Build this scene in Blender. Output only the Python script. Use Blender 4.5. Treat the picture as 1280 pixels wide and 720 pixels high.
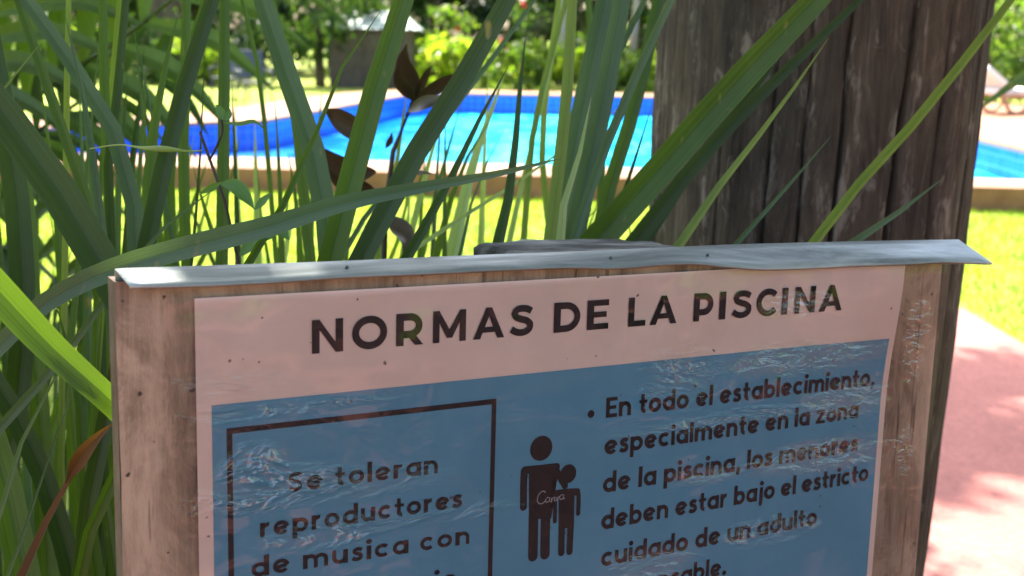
import bpy, bmesh, math, random
import numpy as np
from mathutils import Vector, Matrix, noise

R = math.radians
SC = bpy.context.scene
COL = SC.collection
for o in list(bpy.data.objects):
    bpy.data.objects.remove(o, do_unlink=True)

# ------------------------------------------------------------------ camera, world, sun, exposure
FPX = 1400.0                                   # focal length in pixels of the 1280 wide photo
PITCH, ROLL = math.atan(315.0 / FPX), R(1.2)
CAM = Vector((0, 0, 1.4))
RC = (Matrix.Rotation(R(90) - PITCH, 3, 'X') @ Matrix.Rotation(ROLL, 3, 'Z'))
cd = bpy.data.cameras.new('camera')
cam = bpy.data.objects.new('camera', cd)
COL.objects.link(cam)
cam.matrix_world = Matrix.Translation(CAM) @ RC.to_4x4()
cd.sensor_width = 36.0
cd.lens = 36.0 * FPX / 1280.0
cd.clip_start, cd.clip_end = 0.02, 800.0
cd.dof.use_dof = True
cd.dof.focus_distance = 0.80
cd.dof.aperture_fstop = 9.5
cd.dof.aperture_blades = 0
SC.camera = cam

SUN_EL, SUN_AZ = R(60), R(-22)                 # azimuth clockwise from +Y
SUNDIR = Vector((math.sin(SUN_AZ) * math.cos(SUN_EL), math.cos(SUN_AZ) * math.cos(SUN_EL), math.sin(SUN_EL)))
w = bpy.data.worlds.new("World")
SC.world = w
w.use_nodes = True
nt = w.node_tree
sky = nt.nodes.new('ShaderNodeTexSky')
sky.sky_type = 'NISHITA'
sky.sun_disc = False
sky.sun_elevation = SUN_EL
sky.sun_rotation = SUN_AZ
sky.dust_density = 4.0
sky.ozone_density = 0.4
bg = nt.nodes['Background']
nt.links.new(sky.outputs[0], bg.inputs[0])
bg.inputs[1].default_value = 0.105
sl = bpy.data.lights.new('sun', 'SUN')
sl.energy = 3.5
sl.angle = R(0.53)
sl.color = (1.0, 0.95, 0.86)
so = bpy.data.objects.new('sun', sl)
COL.objects.link(so)
so.rotation_euler = (-SUNDIR).to_track_quat('-Z', 'Y').to_euler()
so.location = SUNDIR * 30

SC.view_settings.view_transform = 'Standard'
SC.view_settings.look = 'None'
SC.view_settings.gamma = 1.0
SC.view_settings.use_curve_mapping = False
SC.view_settings.exposure = 2.75
SC.render.engine = 'CYCLES'
SC.cycles.use_denoising = True
SC.cycles.max_bounces = 8
SC.cycles.transparent_max_bounces = 16
SC.cycles.caustics_reflective = False
SC.cycles.caustics_refractive = False

# ------------------------------------------------------------------ helpers
def ray(px, py):
    return RC @ Vector(((px - 640) / FPX, -(py - 360) / FPX, -1.0))
def at(px, py, depth):
    return CAM + ray(px, py) * depth
def ground(px, py, z=0.0):
    d = ray(px, py)
    return CAM + d * ((z - CAM.z) / d.z)
def tag(o, label=None, cat=None, group=None, kind=None):
    if label: o['label'] = label
    if cat: o['category'] = cat
    if group: o['group'] = group
    if kind: o['kind'] = kind
    return o
def thing(name, loc, label, cat, group=None):
    o = bpy.data.objects.new(name, None)
    o.empty_display_size = 0.1
    COL.objects.link(o)
    o.location = loc
    return tag(o, label, cat, group)
def link(name, me, mats, parent=None):
    o = bpy.data.objects.new(name, me)
    COL.objects.link(o)
    for m in (mats if isinstance(mats, (list, tuple)) else [mats]):
        me.materials.append(m)
    if parent is not None:
        o.parent = parent
    return o
def absloc(o):
    v = Vector((0, 0, 0))
    while o is not None:
        v = v + Vector(o.location)
        o = o.parent
    return v
class MB:
    """collects geometry in world coordinates, builds ONE mesh"""
    def __init__(s):
        s.v, s.f, s.uv, s.mi, s.tp = [], [], [], [], {}
    def add(s, verts, faces, uvs=None, mi=0):
        b = len(s.v)
        s.v += [tuple(p) for p in verts]
        s.f += [tuple(i + b for i in f) for f in faces]
        s.uv += uvs if uvs else [(0.0, 0.0)] * len(verts)
        s.mi += [mi] * len(faces)
    def box(s, c, half, rot=None, mi=0):
        c = Vector(c)
        rot = rot or Matrix.Identity(3)
        vs = [c + rot @ Vector((half[0] * a, half[1] * b_, half[2] * d)) for a in (-1, 1) for b_ in (-1, 1) for d in (-1, 1)]
        s.add(vs, [(0, 1, 3, 2), (4, 6, 7, 5), (0, 4, 5, 1), (2, 3, 7, 6), (0, 2, 6, 4), (1, 5, 7, 3)], mi=mi)
    def tube(s, pts, radii, n=8, mi=0, cap=True):
        pts = [Vector(p) for p in pts]
        rings = []
        ref = Vector((0.31, 0.17, 0.93))
        for i, p in enumerate(pts):
            t = (pts[min(i + 1, len(pts) - 1)] - pts[max(i - 1, 0)]).normalized()
            a = t.cross(ref)
            if a.length < 1e-3: a = t.cross(Vector((1, 0, 0)))
            a.normalize(); b = t.cross(a)
            r = radii[i] if isinstance(radii, (list, tuple)) else radii
            rings.append([p + (a * math.cos(2 * math.pi * k / n) + b * math.sin(2 * math.pi * k / n)) * r for k in range(n)])
        vs = [q for rr in rings for q in rr]
        fs = []
        for i in range(len(pts) - 1):
            for k in range(n):
                k2 = (k + 1) % n
                fs.append((i * n + k, i * n + k2, (i + 1) * n + k2, (i + 1) * n + k))
        if cap:
            fs.append(tuple(range(n - 1, -1, -1)))
            fs.append(tuple((len(pts) - 1) * n + k for k in range(n)))
        s.add(vs, fs, mi=mi)
    def build(s, name, mats, parent=None, smooth=True, bevel=0.0):
        off = absloc(parent) if parent is not None else Vector((0, 0, 0))
        me = bpy.data.meshes.new(name)
        me.from_pydata([(p[0] - off.x, p[1] - off.y, p[2] - off.z) for p in s.v], [], s.f)
        uvl = me.uv_layers.new(name='UVMap')
        idx = np.empty(len(me.loops), dtype=np.int32)
        me.loops.foreach_get('vertex_index', idx)
        uvl.data.foreach_set('uv', np.array(s.uv, dtype=np.float32)[idx].ravel())
        if s.tp:
            at_ = me.attributes.new('along', 'FLOAT', 'POINT')
            at_.data.foreach_set('value', [s.tp.get(i, 0.0) for i in range(len(s.v))])
        me.polygons.foreach_set('use_smooth', [smooth] * len(me.polygons))
        me.polygons.foreach_set('material_index', s.mi)
        me.update()
        o = link(name, me, mats, parent)
        if bevel:
            m = o.modifiers.new('bevel', 'BEVEL'); m.width = bevel; m.segments = 2
            m.limit_method = 'ANGLE'
        return o
def crom(pts, n):
    """smooth curve through the points, sampled evenly along its length"""
    pts = [Vector(p) for p in pts]
    if len(pts) == 2: pts = [pts[0], (pts[0] + pts[1]) / 2, pts[1]]
    m = len(pts)
    h = [max((pts[i + 1] - pts[i]).length, 1e-6) for i in range(m - 1)]
    d = [(pts[i + 1] - pts[i]) / h[i] for i in range(m - 1)]
    tg = [d[0]] + [(d[i - 1] * h[i] + d[i] * h[i - 1]) / (h[i - 1] + h[i]) for i in range(1, m - 1)] + [d[-1]]
    tot = sum(h); out = []; i = 0; acc = 0.0
    for k in range(n + 1):
        s_ = tot * k / n
        while i < m - 2 and s_ > acc + h[i]: acc += h[i]; i += 1
        t = min(1.0, max(0.0, (s_ - acc) / h[i]))
        t2, t3 = t * t, t * t * t
        out.append(pts[i] * (2 * t3 - 3 * t2 + 1) + tg[i] * h[i] * (t3 - 2 * t2 + t) + pts[i + 1] * (-2 * t3 + 3 * t2) + tg[i + 1] * h[i] * (t3 - t2))
    return out
def sstep(a, b, x):
    t = max(0.0, min(1.0, (x - a) / (b - a)))
    return t * t * (3 - 2 * t)

# ------------------------------------------------------------------ materials
def newmat(name):
    m = bpy.data.materials.new(name)
    m.use_nodes = True
    n = m.node_tree
    return m, n, n.nodes, n.links, n.nodes['Principled BSDF']
def ramp(N, L, src, stops):
    r = N.new('ShaderNodeValToRGB')
    e = r.color_ramp.elements
    while len(e) < len(stops): e.new(0.5)
    for el, (p, c) in zip(e, stops):
        el.position = p; el.color = (*c, 1)
    L.new(src, r.inputs[0])
    return r.outputs[0]
def tex(N, L, scale, stretch=(1, 1, 1), detail=4, rough=0.55, coord='Object', kind='NOISE', dist=0.0):
    tc = N.new('ShaderNodeTexCoord'); mp = N.new('ShaderNodeMapping')
    mp.inputs['Scale'].default_value = stretch
    L.new(tc.outputs[coord], mp.inputs[0])
    t = N.new('ShaderNodeTexNoise' if kind == 'NOISE' else 'ShaderNodeTexVoronoi')
    t.inputs['Scale'].default_value = scale
    if kind == 'NOISE':
        t.inputs['Detail'].default_value = detail; t.inputs['Roughness'].default_value = rough
        t.inputs['Distortion'].default_value = dist
    L.new(mp.outputs[0], t.inputs['Vector'])
    return t.outputs[0]
def mixc(N, L, fac, a, b, mode='MIX'):
    m = N.new('ShaderNodeMix'); m.data_type = 'RGBA'; m.blend_type = mode
    for sock, val in ((m.inputs[0], fac), (m.inputs[6], a), (m.inputs[7], b)):
        if hasattr(val, 'links') or isinstance(val, bpy.types.NodeSocket): L.new(val, sock)
        elif isinstance(val, (int, float)): sock.default_value = val
        else: sock.default_value = (*val, 1)
    return m.outputs[2]
def bump(N, L, src, P, strength, dist):
    b = N.new('ShaderNodeBump'); b.inputs['Strength'].default_value = strength; b.inputs['Distance'].default_value = dist
    L.new(src, b.inputs['Height']); L.new(b.outputs[0], P.inputs['Normal'])
    return b
def noise_mat(name, stops, scale, rough=0.7, stretch=(1, 1, 1), bmp=0.3, bdist=0.01, detail=5, spec=0.3, metal=0.0, coord='Object', dist=0.0, bscale=None):
    m, n, N, L, P = newmat(name)
    t = tex(N, L, scale, stretch, detail, coord=coord, dist=dist)
    L.new(ramp(N, L, t, stops), P.inputs['Base Color'])
    P.inputs['Roughness'].default_value = rough
    P.inputs['Specular IOR Level'].default_value = spec
    P.inputs['Metallic'].default_value = metal
    if bmp:
        t2 = tex(N, L, bscale or scale * 2.2, stretch, detail, coord=coord)
        bump(N, L, t2, P, bmp, bdist)
    return m
def leaf_mat(name, c1, c2, trans=0.35, rough=0.42, stripes=True, tcol=None, spec=0.35):
    m, n, N, L, P = newmat(name)
    if stripes:
        t = tex(N, L, 1.0, (34, 1.6, 1), 4, coord='UV')
    else:
        g = N.new('ShaderNodeNewGeometry'); t = g.outputs['Random Per Island']
    c = ramp(N, L, t, [(0.25, c1), (0.75, c2)])
    if stripes:
        blotch = ramp(N, L, tex(N, L, 9.0, (1, 1, .5), 3), [(.35, (0.72, .78, .72)), (.65, (1.12, 1.1, 1.0))])
        c = mixc(N, L, 1.0, c, blotch, 'MULTIPLY')
        # a few dead flecks
        fl = ramp(N, L, tex(N, L, 55.0, (1, 1, .35), 2), [(.70, (0, 0, 0)), (.78, (1, 1, 1))])
        c = mixc(N, L, fl, c, (.16, .13, .06))
        # brown dried tip, ragged where it starts
        al = N.new('ShaderNodeAttribute'); al.attribute_name = 'along'
        ad = N.new('ShaderNodeMath'); ad.operation = 'MULTIPLY_ADD'; ad.inputs[1].default_value = .07
        L.new(tex(N, L, 1.0, (9, 30, 1), 3, coord='UV'), ad.inputs[0]); L.new(al.outputs['Fac'], ad.inputs[2])
        c = mixc(N, L, ramp(N, L, ad.outputs[0], [(1.0, (0, 0, 0)), (1.03, (.8, .8, .8))]), c, (.13, .10, .04))
        # midrib and paler rims
        su = N.new('ShaderNodeSeparateXYZ'); tcu = N.new('ShaderNodeTexCoord'); L.new(tcu.outputs['UV'], su.inputs[0])
        rib = ramp(N, L, su.outputs[0], [(0.0, (1.35, 1.3, 1.1)), (.05, (1, 1, 1)), (.46, (1, 1, 1)), (.5, (.68, .74, .62)), (.54, (1, 1, 1)), (.95, (1, 1, 1)), (1.0, (1.35, 1.3, 1.1))])
        c = mixc(N, L, 1.0, c, rib, 'MULTIPLY')
        bump(N, L, tex(N, L, 1.0, (34, 1.0, 1), 2, coord='UV'), P, 0.25, 0.002)
    else:
        c = mixc(N, L, 1.0, c, ramp(N, L, tex(N, L, 2.4, (1, 1, 1), 5, .65), [(.36, (.42, .58, .5)), (.64, (1.3, 1.2, 1.6))]), 'MULTIPLY')  # random tone in the colour; on lawn grass it imitates dappled shade
    L.new(c, P.inputs['Base Color'])
    P.inputs['Roughness'].default_value = rough
    P.inputs['Specular IOR Level'].default_value = spec
    if trans:
        tr = N.new('ShaderNodeBsdfTranslucent')
        tc_ = mixc(N, L, 1.0, c, tcol or (1.6, 1.9, 0.55), 'MULTIPLY')
        L.new(tc_, tr.inputs[0])
        ms = N.new('ShaderNodeMixShader'); ms.inputs[0].default_value = trans
        L.new(P.outputs[0], ms.inputs[1]); L.new(tr.outputs[0], ms.inputs[2])
        L.new(ms.outputs[0], N['Material Output'].inputs[0])
    return m

M = {}
M['leaf_green'] = leaf_mat('leaf_green', (.032, .064, .012), (.074, .116, .024), .42, tcol=(2.0, 2.2, .5))
M['leaf_blue'] = leaf_mat('leaf_blue', (.044, .078, .044), (.092, .132, .078), .34, .45, tcol=(1.5, 1.8, .6))
M['leaf_dark'] = leaf_mat('leaf_dark', (.015, .032, .008), (.038, .063, .015), .38, tcol=(2.0, 2.3, .5))
M['leaf_lime'] = leaf_mat('leaf_lime', (.10, .145, .030), (.16, .195, .05), .46)
M['leaf_pale'] = leaf_mat('leaf_pale', (.22, .27, .14), (.30, .34, .20), .45)
M['leaf_dry'] = leaf_mat('leaf_dry', (.05, .024, .010), (.11, .048, .017), .12, .7)
M['leaf_purple'] = leaf_mat('leaf_purple', (.034, .028, .017), (.066, .052, .033), .2, .33, tcol=(1.6, 1.0, .7))
M['weed'] = leaf_mat('weed', (.06, .13, .04), (.12, .2, .08), .4)
M['stem_dark'] = noise_mat('stem_dark', [(.3, (.02, .017, .012)), (.7, (.05, .035, .02))], 40, .7)
M['tree_leaf'] = leaf_mat('tree_leaf', (.030, .065, .012), (.10, .15, .035), .45, .5, False)
M['tree_leaf_dark'] = leaf_mat('tree_leaf_dark', (.015, .035, .010), (.04, .07, .02), .3, .5, False)
M['tree_leaf_light'] = leaf_mat('tree_leaf_light', (.08, .14, .02), (.18, .23, .045), .5, .45, False)
M['bed_leaf'] = leaf_mat('bed_leaf', (.17, .25, .02), (.32, .36, .04), .58, .4, False)
M['grass'] = leaf_mat('grass', (.15, .21, .015), (.28, .32, .04), .5, .5, False)
M['red_flower'] = noise_mat('red_flower', [(.3, (.5, .03, .02)), (.7, (.75, .08, .04))], 20, .5, bmp=0)
M['white_flower'] = noise_mat('white_flower', [(.3, (.7, .68, .66)), (.7, (.82, .8, .78))], 20, .5, bmp=0)
M['lawn'] = noise_mat('lawn', [(.25, (.10, .15, .012)), (.55, (.20, .25, .025)), (.8, (.30, .32, .05))], 3.0, .9, bmp=.8, bdist=.03, detail=8, bscale=40)
M['soil'] = noise_mat('soil', [(.3, (.018, .014, .009)), (.7, (.07, .05, .032))], 18, .95, bmp=1, bdist=.02)
M['bark'] = noise_mat('bark', [(.3, (.05, .035, .022)), (.7, (.16, .12, .085))], 6, .9, (1, 1, .2), 1, .03)
M['bark_pale'] = noise_mat('bark_pale', [(.3, (.3, .25, .2)), (.7, (.5, .44, .38))], 6, .9, (1, 1, .2), .5, .02)
M['coping'] = noise_mat('coping', [(.3, (.20, .095, .05)), (.7, (.28, .145, .085))], 5, .75, bmp=.2)
M['coping_face'] = noise_mat('coping_face', [(.3, (.24, .115, .06)), (.7, (.34, .17, .09))], 7, .85, bmp=.4)
M['dark_metal'] = noise_mat('dark_metal', [(.3, (.02, .025, .035)), (.7, (.05, .06, .075))], 8, .4, bmp=0, spec=.5)
M['hut_wall'] = noise_mat('hut_wall', [(.3, (.055, .042, .032)), (.7, (.10, .078, .058))], 9, .85, bmp=.4)
M['hut_roof'] = noise_mat('hut_roof', [(.3, (.26, .33, .28)), (.7, (.38, .43, .37))], 3, .6, bmp=.2)
M['cushion'] = noise_mat('cushion', [(.3, (.72, .70, .66)), (.7, (.82, .8, .76))], 6, .9, bmp=.2)
M['frame_wood'] = noise_mat('frame_wood', [(.3, (.35, .2, .12)), (.7, (.48, .29, .18))], 9, .6, (1, 1, 1), .2)

def mat_path():
    m, n, N, L, P = newmat('pink_paving')
    big = tex(N, L, 1.1, (1, 1, 1), 6)
    c = ramp(N, L, big, [(.3, (.24, .078, .062)), (.55, (.32, .11, .088)), (.75, (.38, .14, .112))])
    fine = ramp(N, L, tex(N, L, 60, (1, 1, 1), 4), [(.35, (.75, .75, .75)), (.65, (1.1, 1.1, 1.1))])
    c = mixc(N, L, 1.0, c, fine, 'MULTIPLY')
    L.new(c, P.inputs['Base Color'])
    P.inputs['Roughness'].default_value = .8
    bump(N, L, tex(N, L, 90, (1, 1, 1), 4), P, .35, .004)
    return m
M['path'] = mat_path()

def mat_water():
    m, n, N, L, P = newmat('pool_water')
    tc = N.new('ShaderNodeTexCoord'); sx = N.new('ShaderNodeSeparateXYZ')
    L.new(tc.outputs['Object'], sx.inputs[0])
    # the water's colour is a stronger blue towards the left
    mr = N.new('ShaderNodeMapRange'); mr.interpolation_type = 'SMOOTHSTEP'
    mr.inputs[1].default_value = -3.6; mr.inputs[2].default_value = .2
    L.new(sx.outputs[0], mr.inputs[0])
    base = ramp(N, L, mr.outputs[0], [(0, (.004, .075, .42)), (.45, (.005, .17, .58)), (1, (.012, .36, .66))])
    # rippling net of light painted into the water colour
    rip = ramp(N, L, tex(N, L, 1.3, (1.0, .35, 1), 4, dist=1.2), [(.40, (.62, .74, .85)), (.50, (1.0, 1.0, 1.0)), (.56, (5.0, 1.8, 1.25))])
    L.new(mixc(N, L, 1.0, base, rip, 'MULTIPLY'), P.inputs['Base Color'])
    P.inputs['Roughness'].default_value = .12
    P.inputs['Specular IOR Level'].default_value = .22
    P.inputs['IOR'].default_value = 1.2
    bump(N, L, tex(N, L, 2.6, (1, .6, 1), 4), P, .35, .06)
    return m
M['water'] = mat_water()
def mat_tile():
    m, n, N, L, P = newmat('pool_tile')
    tc = N.new('ShaderNodeTexCoord')
    br = N.new('ShaderNodeTexBrick')
    br.offset = 0
    br.inputs['Scale'].default_value = 1.0
    br.inputs['Brick Width'].default_value = .15; br.inputs['Row Height'].default_value = .15
    br.inputs['Mortar Size'].default_value = .006
    br.inputs['Color1'].default_value = (.006, .06, .42, 1); br.inputs['Color2'].default_value = (.01, .085, .52, 1)
    br.inputs['Mortar'].default_value = (.10, .2, .5, 1)
    L.new(tc.outputs['UV'], br.inputs[0]); L.new(br.outputs[0], P.inputs['Base Color'])
    P.inputs['Roughness'].default_value = .25
    return m
M['tile'] = mat_tile()

def mat_trunk():
    m, n, N, L, P = newmat('weathered_trunk')
    streak = tex(N, L, 38, (1, 1, .13), 10, .8, dist=1.2)
    c = ramp(N, L, streak, [(.30, (.010, .007, .005)), (.43, (.042, .031, .023)), (.56, (.072, .055, .041)), (.70, (.20, .175, .145))])
    patch = ramp(N, L, tex(N, L, 40, (1, 1, .32), 5, .65, dist=.6), [(.56, (0, 0, 0)), (.67, (.55, .55, .55))])
    c = mixc(N, L, patch, c, (.27, .235, .20))
    big = ramp(N, L, tex(N, L, 7, (1, 1, .45), 6, .65), [(.36, (.5, .5, .47)), (.64, (1.3, 1.22, 1.12))])
    c = mixc(N, L, 1.0, c, big, 'MULTIPLY')
    # green algae low on the trunk
    tc = N.new('ShaderNodeTexCoord'); sx = N.new('ShaderNodeSeparateXYZ'); L.new(tc.outputs['Object'], sx.inputs[0])
    mr = N.new('ShaderNodeMapRange'); mr.inputs[1].default_value = 1.20; mr.inputs[2].default_value = 1.02
    L.new(sx.outputs[2], mr.inputs[0])
    al = ramp(N, L, tex(N, L, 7, (1, 1, .5), 4), [(.4, (0, 0, 0)), (.65, (.5, .5, .5))])
    f = mixc(N, L, 1.0, al, mr.outputs[0], 'MULTIPLY')
    c = mixc(N, L, f, c, (.085, .085, .03))
    L.new(c, P.inputs['Base Color'])
    P.inputs['Roughness'].default_value = .85
    P.inputs['Specular IOR Level'].default_value = .25
    bump(N, L, tex(N, L, 45, (1, 1, .05), 6, .7), P, .9, .006)
    return m
M['trunk'] = mat_trunk()

def mat_board():
    m, n, N, L, P = newmat('brown_board')
    c = ramp(N, L, tex(N, L, 75, (1, .09, 1), 8, .75, 'UV', dist=.5), [(.3, (.085, .055, .036)), (.5, (.225, .155, .105)), (.72, (.37, .275, .19))])
    worn = ramp(N, L, tex(N, L, 15, (1, .6, 1), 8, .72, 'UV', dist=1.2), [(.46, (0, 0, 0)), (.58, (.75, .75, .75))])
    c = mixc(N, L, worn, c, (.39, .285, .20))
    dk = ramp(N, L, tex(N, L, 110, (1, .05, 1), 4, .6, 'UV', dist=.4), [(.62, (0, 0, 0)), (.68, (.8, .8, .8))])
    c = mixc(N, L, dk, c, (.045, .025, .018))
    dots = ramp(N, L, tex(N, L, 130, (1, 1, 1), 1, .4, 'UV'), [(.755, (0, 0, 0)), (.78, (1, 1, 1))])
    c = mixc(N, L, dots, c, (.04, .025, .02))
    L.new(c, P.inputs['Base Color'])
    P.inputs['Roughness'].default_value = .5
    P.inputs['Specular IOR Level'].default_value = .3
    bump(N, L, tex(N, L, 50, (1, .12, 1), 6, .7, 'UV'), P, .5, .003)
    return m
M['board'] = mat_board()
M['board_edge'] = noise_mat('board_edge', [(.3, (.05, .03, .02)), (.7, (.12, .075, .05))], 30, .8)
def mat_paper(name, c1, c2):
    m, n, N, L, P = newmat(name)
    c = ramp(N, L, tex(N, L, 14, (1, 1, 1), 6, .6, 'UV'), [(.3, c1), (.7, c2)])
    specks = ramp(N, L, tex(N, L, 125, (1, 1, 1), 1, .4, 'UV'), [(.765, (0, 0, 0)), (.785, (.8, .8, .8))])
    c = mixc(N, L, specks, c, (.05, .03, .03))
    L.new(c, P.inputs['Base Color'])
    P.inputs['Roughness'].default_value = .6
    P.inputs['Specular IOR Level'].default_value = .2
    return m
M['paper'] = mat_paper('faded_paper', (.74, .56, .48), (.82, .635, .55))  # pink bounce light from the paving is mixed into the sheet's colour
M['blue_print'] = mat_paper('blue_print', (.082, .262, .39), (.108, .305, .445))
M['ink'] = noise_mat('black_ink', [(.3, (.010, .008, .009)), (.7, (.018, .014, .014))], 40, .6, bmp=0, spec=.2)
M['grey_ink'] = noise_mat('grey_ink', [(.3, (.30, .27, .28)), (.7, (.36, .33, .33))], 40, .6, bmp=0, spec=.2)
M['faint_ink'] = noise_mat('faint_ink', [(.3, (.030, .026, .026)), (.7, (.04, .034, .034))], 40, .6, bmp=0, spec=.2)
def mat_film():
    m, n, N, L, P = newmat('clear_plastic')
    def mth(op, a, b=None):
        q = N.new('ShaderNodeMath'); q.operation = op
        for k, v in enumerate((a, b)):
            if v is None: continue
            if isinstance(v, (int, float)): q.inputs[k].default_value = v
            else: L.new(v, q.inputs[k])
        return q.outputs[0]
    def ridge(scale, st, dist, pw):
        t = tex(N, L, scale, st, 3, .55, 'UV', dist=dist)
        r_ = mth('SUBTRACT', 1.0, mth('MULTIPLY', mth('ABSOLUTE', mth('SUBTRACT', t, .5)), 5.0))
        return mth('POWER', mth('MAXIMUM', r_, 0.0), pw)
    a1 = N.new('ShaderNodeAttribute'); a1.attribute_name = 'crease'
    a2 = N.new('ShaderNodeAttribute'); a2.attribute_name = 'crumple'
    brk = tex(N, L, 17, (.4, 1.7, 1), 5, .65, 'UV', dist=1.0)
    mask = ramp(N, L, mth('MULTIPLY', mth('ADD', mth('MULTIPLY', brk, 1.6), -.1), a1.outputs['Fac']), [(.33, (0, 0, 0)), (.58, (1, 1, 1))])
    mask2 = ramp(N, L, mth('MULTIPLY', mth('ADD', mth('MULTIPLY', brk, 1.6), -.1), a2.outputs['Fac']), [(.33, (0, 0, 0)), (.58, (1, 1, 1))])
    crease = mth('MULTIPLY', ridge(34, (.42, 1.35, 1), 2.0, 3.0), mask)
    crumple = mth('MULTIPLY', mth('SUBTRACT', tex(N, L, 80, (.55, 1.15, 1), 3, .6, 'UV', dist=1.0), .5), mask2)
    big = tex(N, L, 4.0, (.7, 1.3, 1), 2, .5, 'UV', dist=.4)
    h = mth('ADD', mth('ADD', mth('MULTIPLY', crease, .10), mth('MULTIPLY', crumple, .12)), mth('MULTIPLY', big, .07))
    b = N.new('ShaderNodeBump'); b.inputs['Strength'].default_value = 1.0; b.inputs['Distance'].default_value = .03
    L.new(h, b.inputs['Height'])
    fr = N.new('ShaderNodeFresnel'); fr.inputs[0].default_value = 1.45
    # both faces of the film mirror where it stands off the sheet
    loose = mth('MAXIMUM', mth('MULTIPLY', mth('POWER', ridge(34, (.42, 1.35, 1), 2.0, 3.0), .5), mask), mth('MULTIPLY', mask2, .8))
    fac = mth('ADD', fr.outputs[0], mth('MULTIPLY', loose, .115))
    gl = N.new('ShaderNodeBsdfGlossy'); gl.inputs['Roughness'].default_value = .02
    L.new(b.outputs[0], gl.inputs['Normal'])
    tr = N.new('ShaderNodeBsdfTransparent'); tr.inputs[0].default_value = (.97, .96, .95, 1)
    ms = N.new('ShaderNodeMixShader')
    L.new(fac, ms.inputs[0]); L.new(tr.outputs[0], ms.inputs[1]); L.new(gl.outputs[0], ms.inputs[2])
    L.new(ms.outputs[0], N['Material Output'].inputs[0])
    N.remove(P)
    return m
M['film'] = mat_film()
def mat_flash():
    m, n, N, L, P = newmat('galvanised_strip')
    c = ramp(N, L, tex(N, L, 14, (.35, 1.6, 1), 9, .72, 'UV', dist=.8), [(.3, (.075, .085, .08)), (.43, (.17, .19, .18)), (.57, (.27, .295, .28)), (.68, (.48, .50, .47))])
    L.new(c, P.inputs['Base Color'])
    P.inputs['Metallic'].default_value = .35
    rr = ramp(N, L, tex(N, L, 40, (.2, 1, 1), 5, .6, 'UV'), [(.3, (.3, .3, .3)), (.7, (.5, .5, .5))])
    L.new(rr, P.inputs['Roughness'])
    bump(N, L, tex(N, L, 18, (.3, 1, 1), 4, .6, 'UV'), P, .25, .004)
    return m
M['flash'] = mat_flash()
M['post'] = noise_mat('grey_post', [(.34, (.016, .016, .014)), (.48, (.085, .084, .075)), (.64, (.25, .245, .215))], 30, .9, (.35, 1.6, 1), 1, .008, detail=8)

# ------------------------------------------------------------------ SETTING: ground sheets
def sheet(name, poly, z, mat, kind='structure'):
    mb = MB()
    mb.add([(p[0], p[1], z) for p in poly], [tuple(range(len(poly)))])
    o = mb.build(name, mat, smooth=False)
    me = o.data
    bm = bmesh.new(); bm.from_mesh(me)
    bmesh.ops.triangulate(bm, faces=bm.faces[:])
    bm.normal_update()
    for f in bm.faces:
        if f.normal.z < 0: f.normal_flip()
    bm.to_mesh(me); bm.free()
    return tag(o, kind=kind)

DECKZ, WATERZ = 0.21, -0.20
gp = lambda px, py, z=DECKZ: ground(px, py, z).to_2d()
# inner pool outline (water side of the coping), clockwise from the near left corner
inner = [gp(-60, 187), gp(640, 205.5), gp(1330, 226), gp(1290, 189), gp(1218, 172), gp(1000, 128), gp(930, 123), gp(820, 121), gp(560, 116), gp(505, 119), gp(440, 130), gp(330, 150), gp(150, 156), gp(-60, 163)]
# keep the two sides real: clamp lateral extent
inner = [Vector((max(-9.5, min(6.6, p.x)), p.y)) for p in inner]
cen = sum(inner, Vector((0, 0))) / len(inner)
def offset_poly(poly, ds):
    n = len(poly); out = []
    for i in range(n):
        a, b, c = poly[i - 1], poly[i], poly[(i + 1) % n]
        e1, e2 = (b - a).normalized(), (c - b).normalized()
        n1, n2 = Vector((-e1.y, e1.x)), Vector((-e2.y, e2.x))
        area = sum(poly[k].x * poly[(k + 1) % n].y - poly[(k + 1) % n].x * poly[k].y for k in range(n))
        if area > 0: n1, n2 = -n1, -n2
        m_ = (n1 + n2)
        m_ = m_.normalized() / max(.5, m_.normalized().dot(n1))
        d = ds[i] if isinstance(ds, list) else ds
        out.append(b + m_ * d)
    return out
outer = offset_poly(inner, 1.35)
front = offset_poly(inner, 0.85)
outer[0], outer[1], outer[2] = front[0], front[1], front[2]
outer[3].x = outer[4].x = 12.0; outer[2].x = 12.0; outer[5] = Vector((11.0, outer[5].y + 1.0))

# one lawn sheet to the horizon, with the pool cut out of it
lawn_o = sheet('lawn', [(-300, -300), (300, -300), (300, 400), (-300, 400)], 0.0, M['lawn'])
bm = bmesh.new()
big = [Vector((-300, -300)), Vector((300, -300)), Vector((300, 400)), Vector((-300, 400))]
def loop_verts(poly, z): return [bm.verts.new((p.x, p.y, z)) for p in poly]
lo, li = loop_verts(big, 0), loop_verts(outer, 0)
es = []
for lp in (lo, li):
    for i in range(len(lp)): es.append(bm.edges.new((lp[i], lp[(i + 1) % len(lp)])))
bmesh.ops.triangle_fill(bm, edges=es, use_beauty=True)
bm.normal_update()
for f in bm.faces:
    if f.normal.z < 0: f.normal_flip()
bm.to_mesh(lawn_o.data); bm.free()

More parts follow.
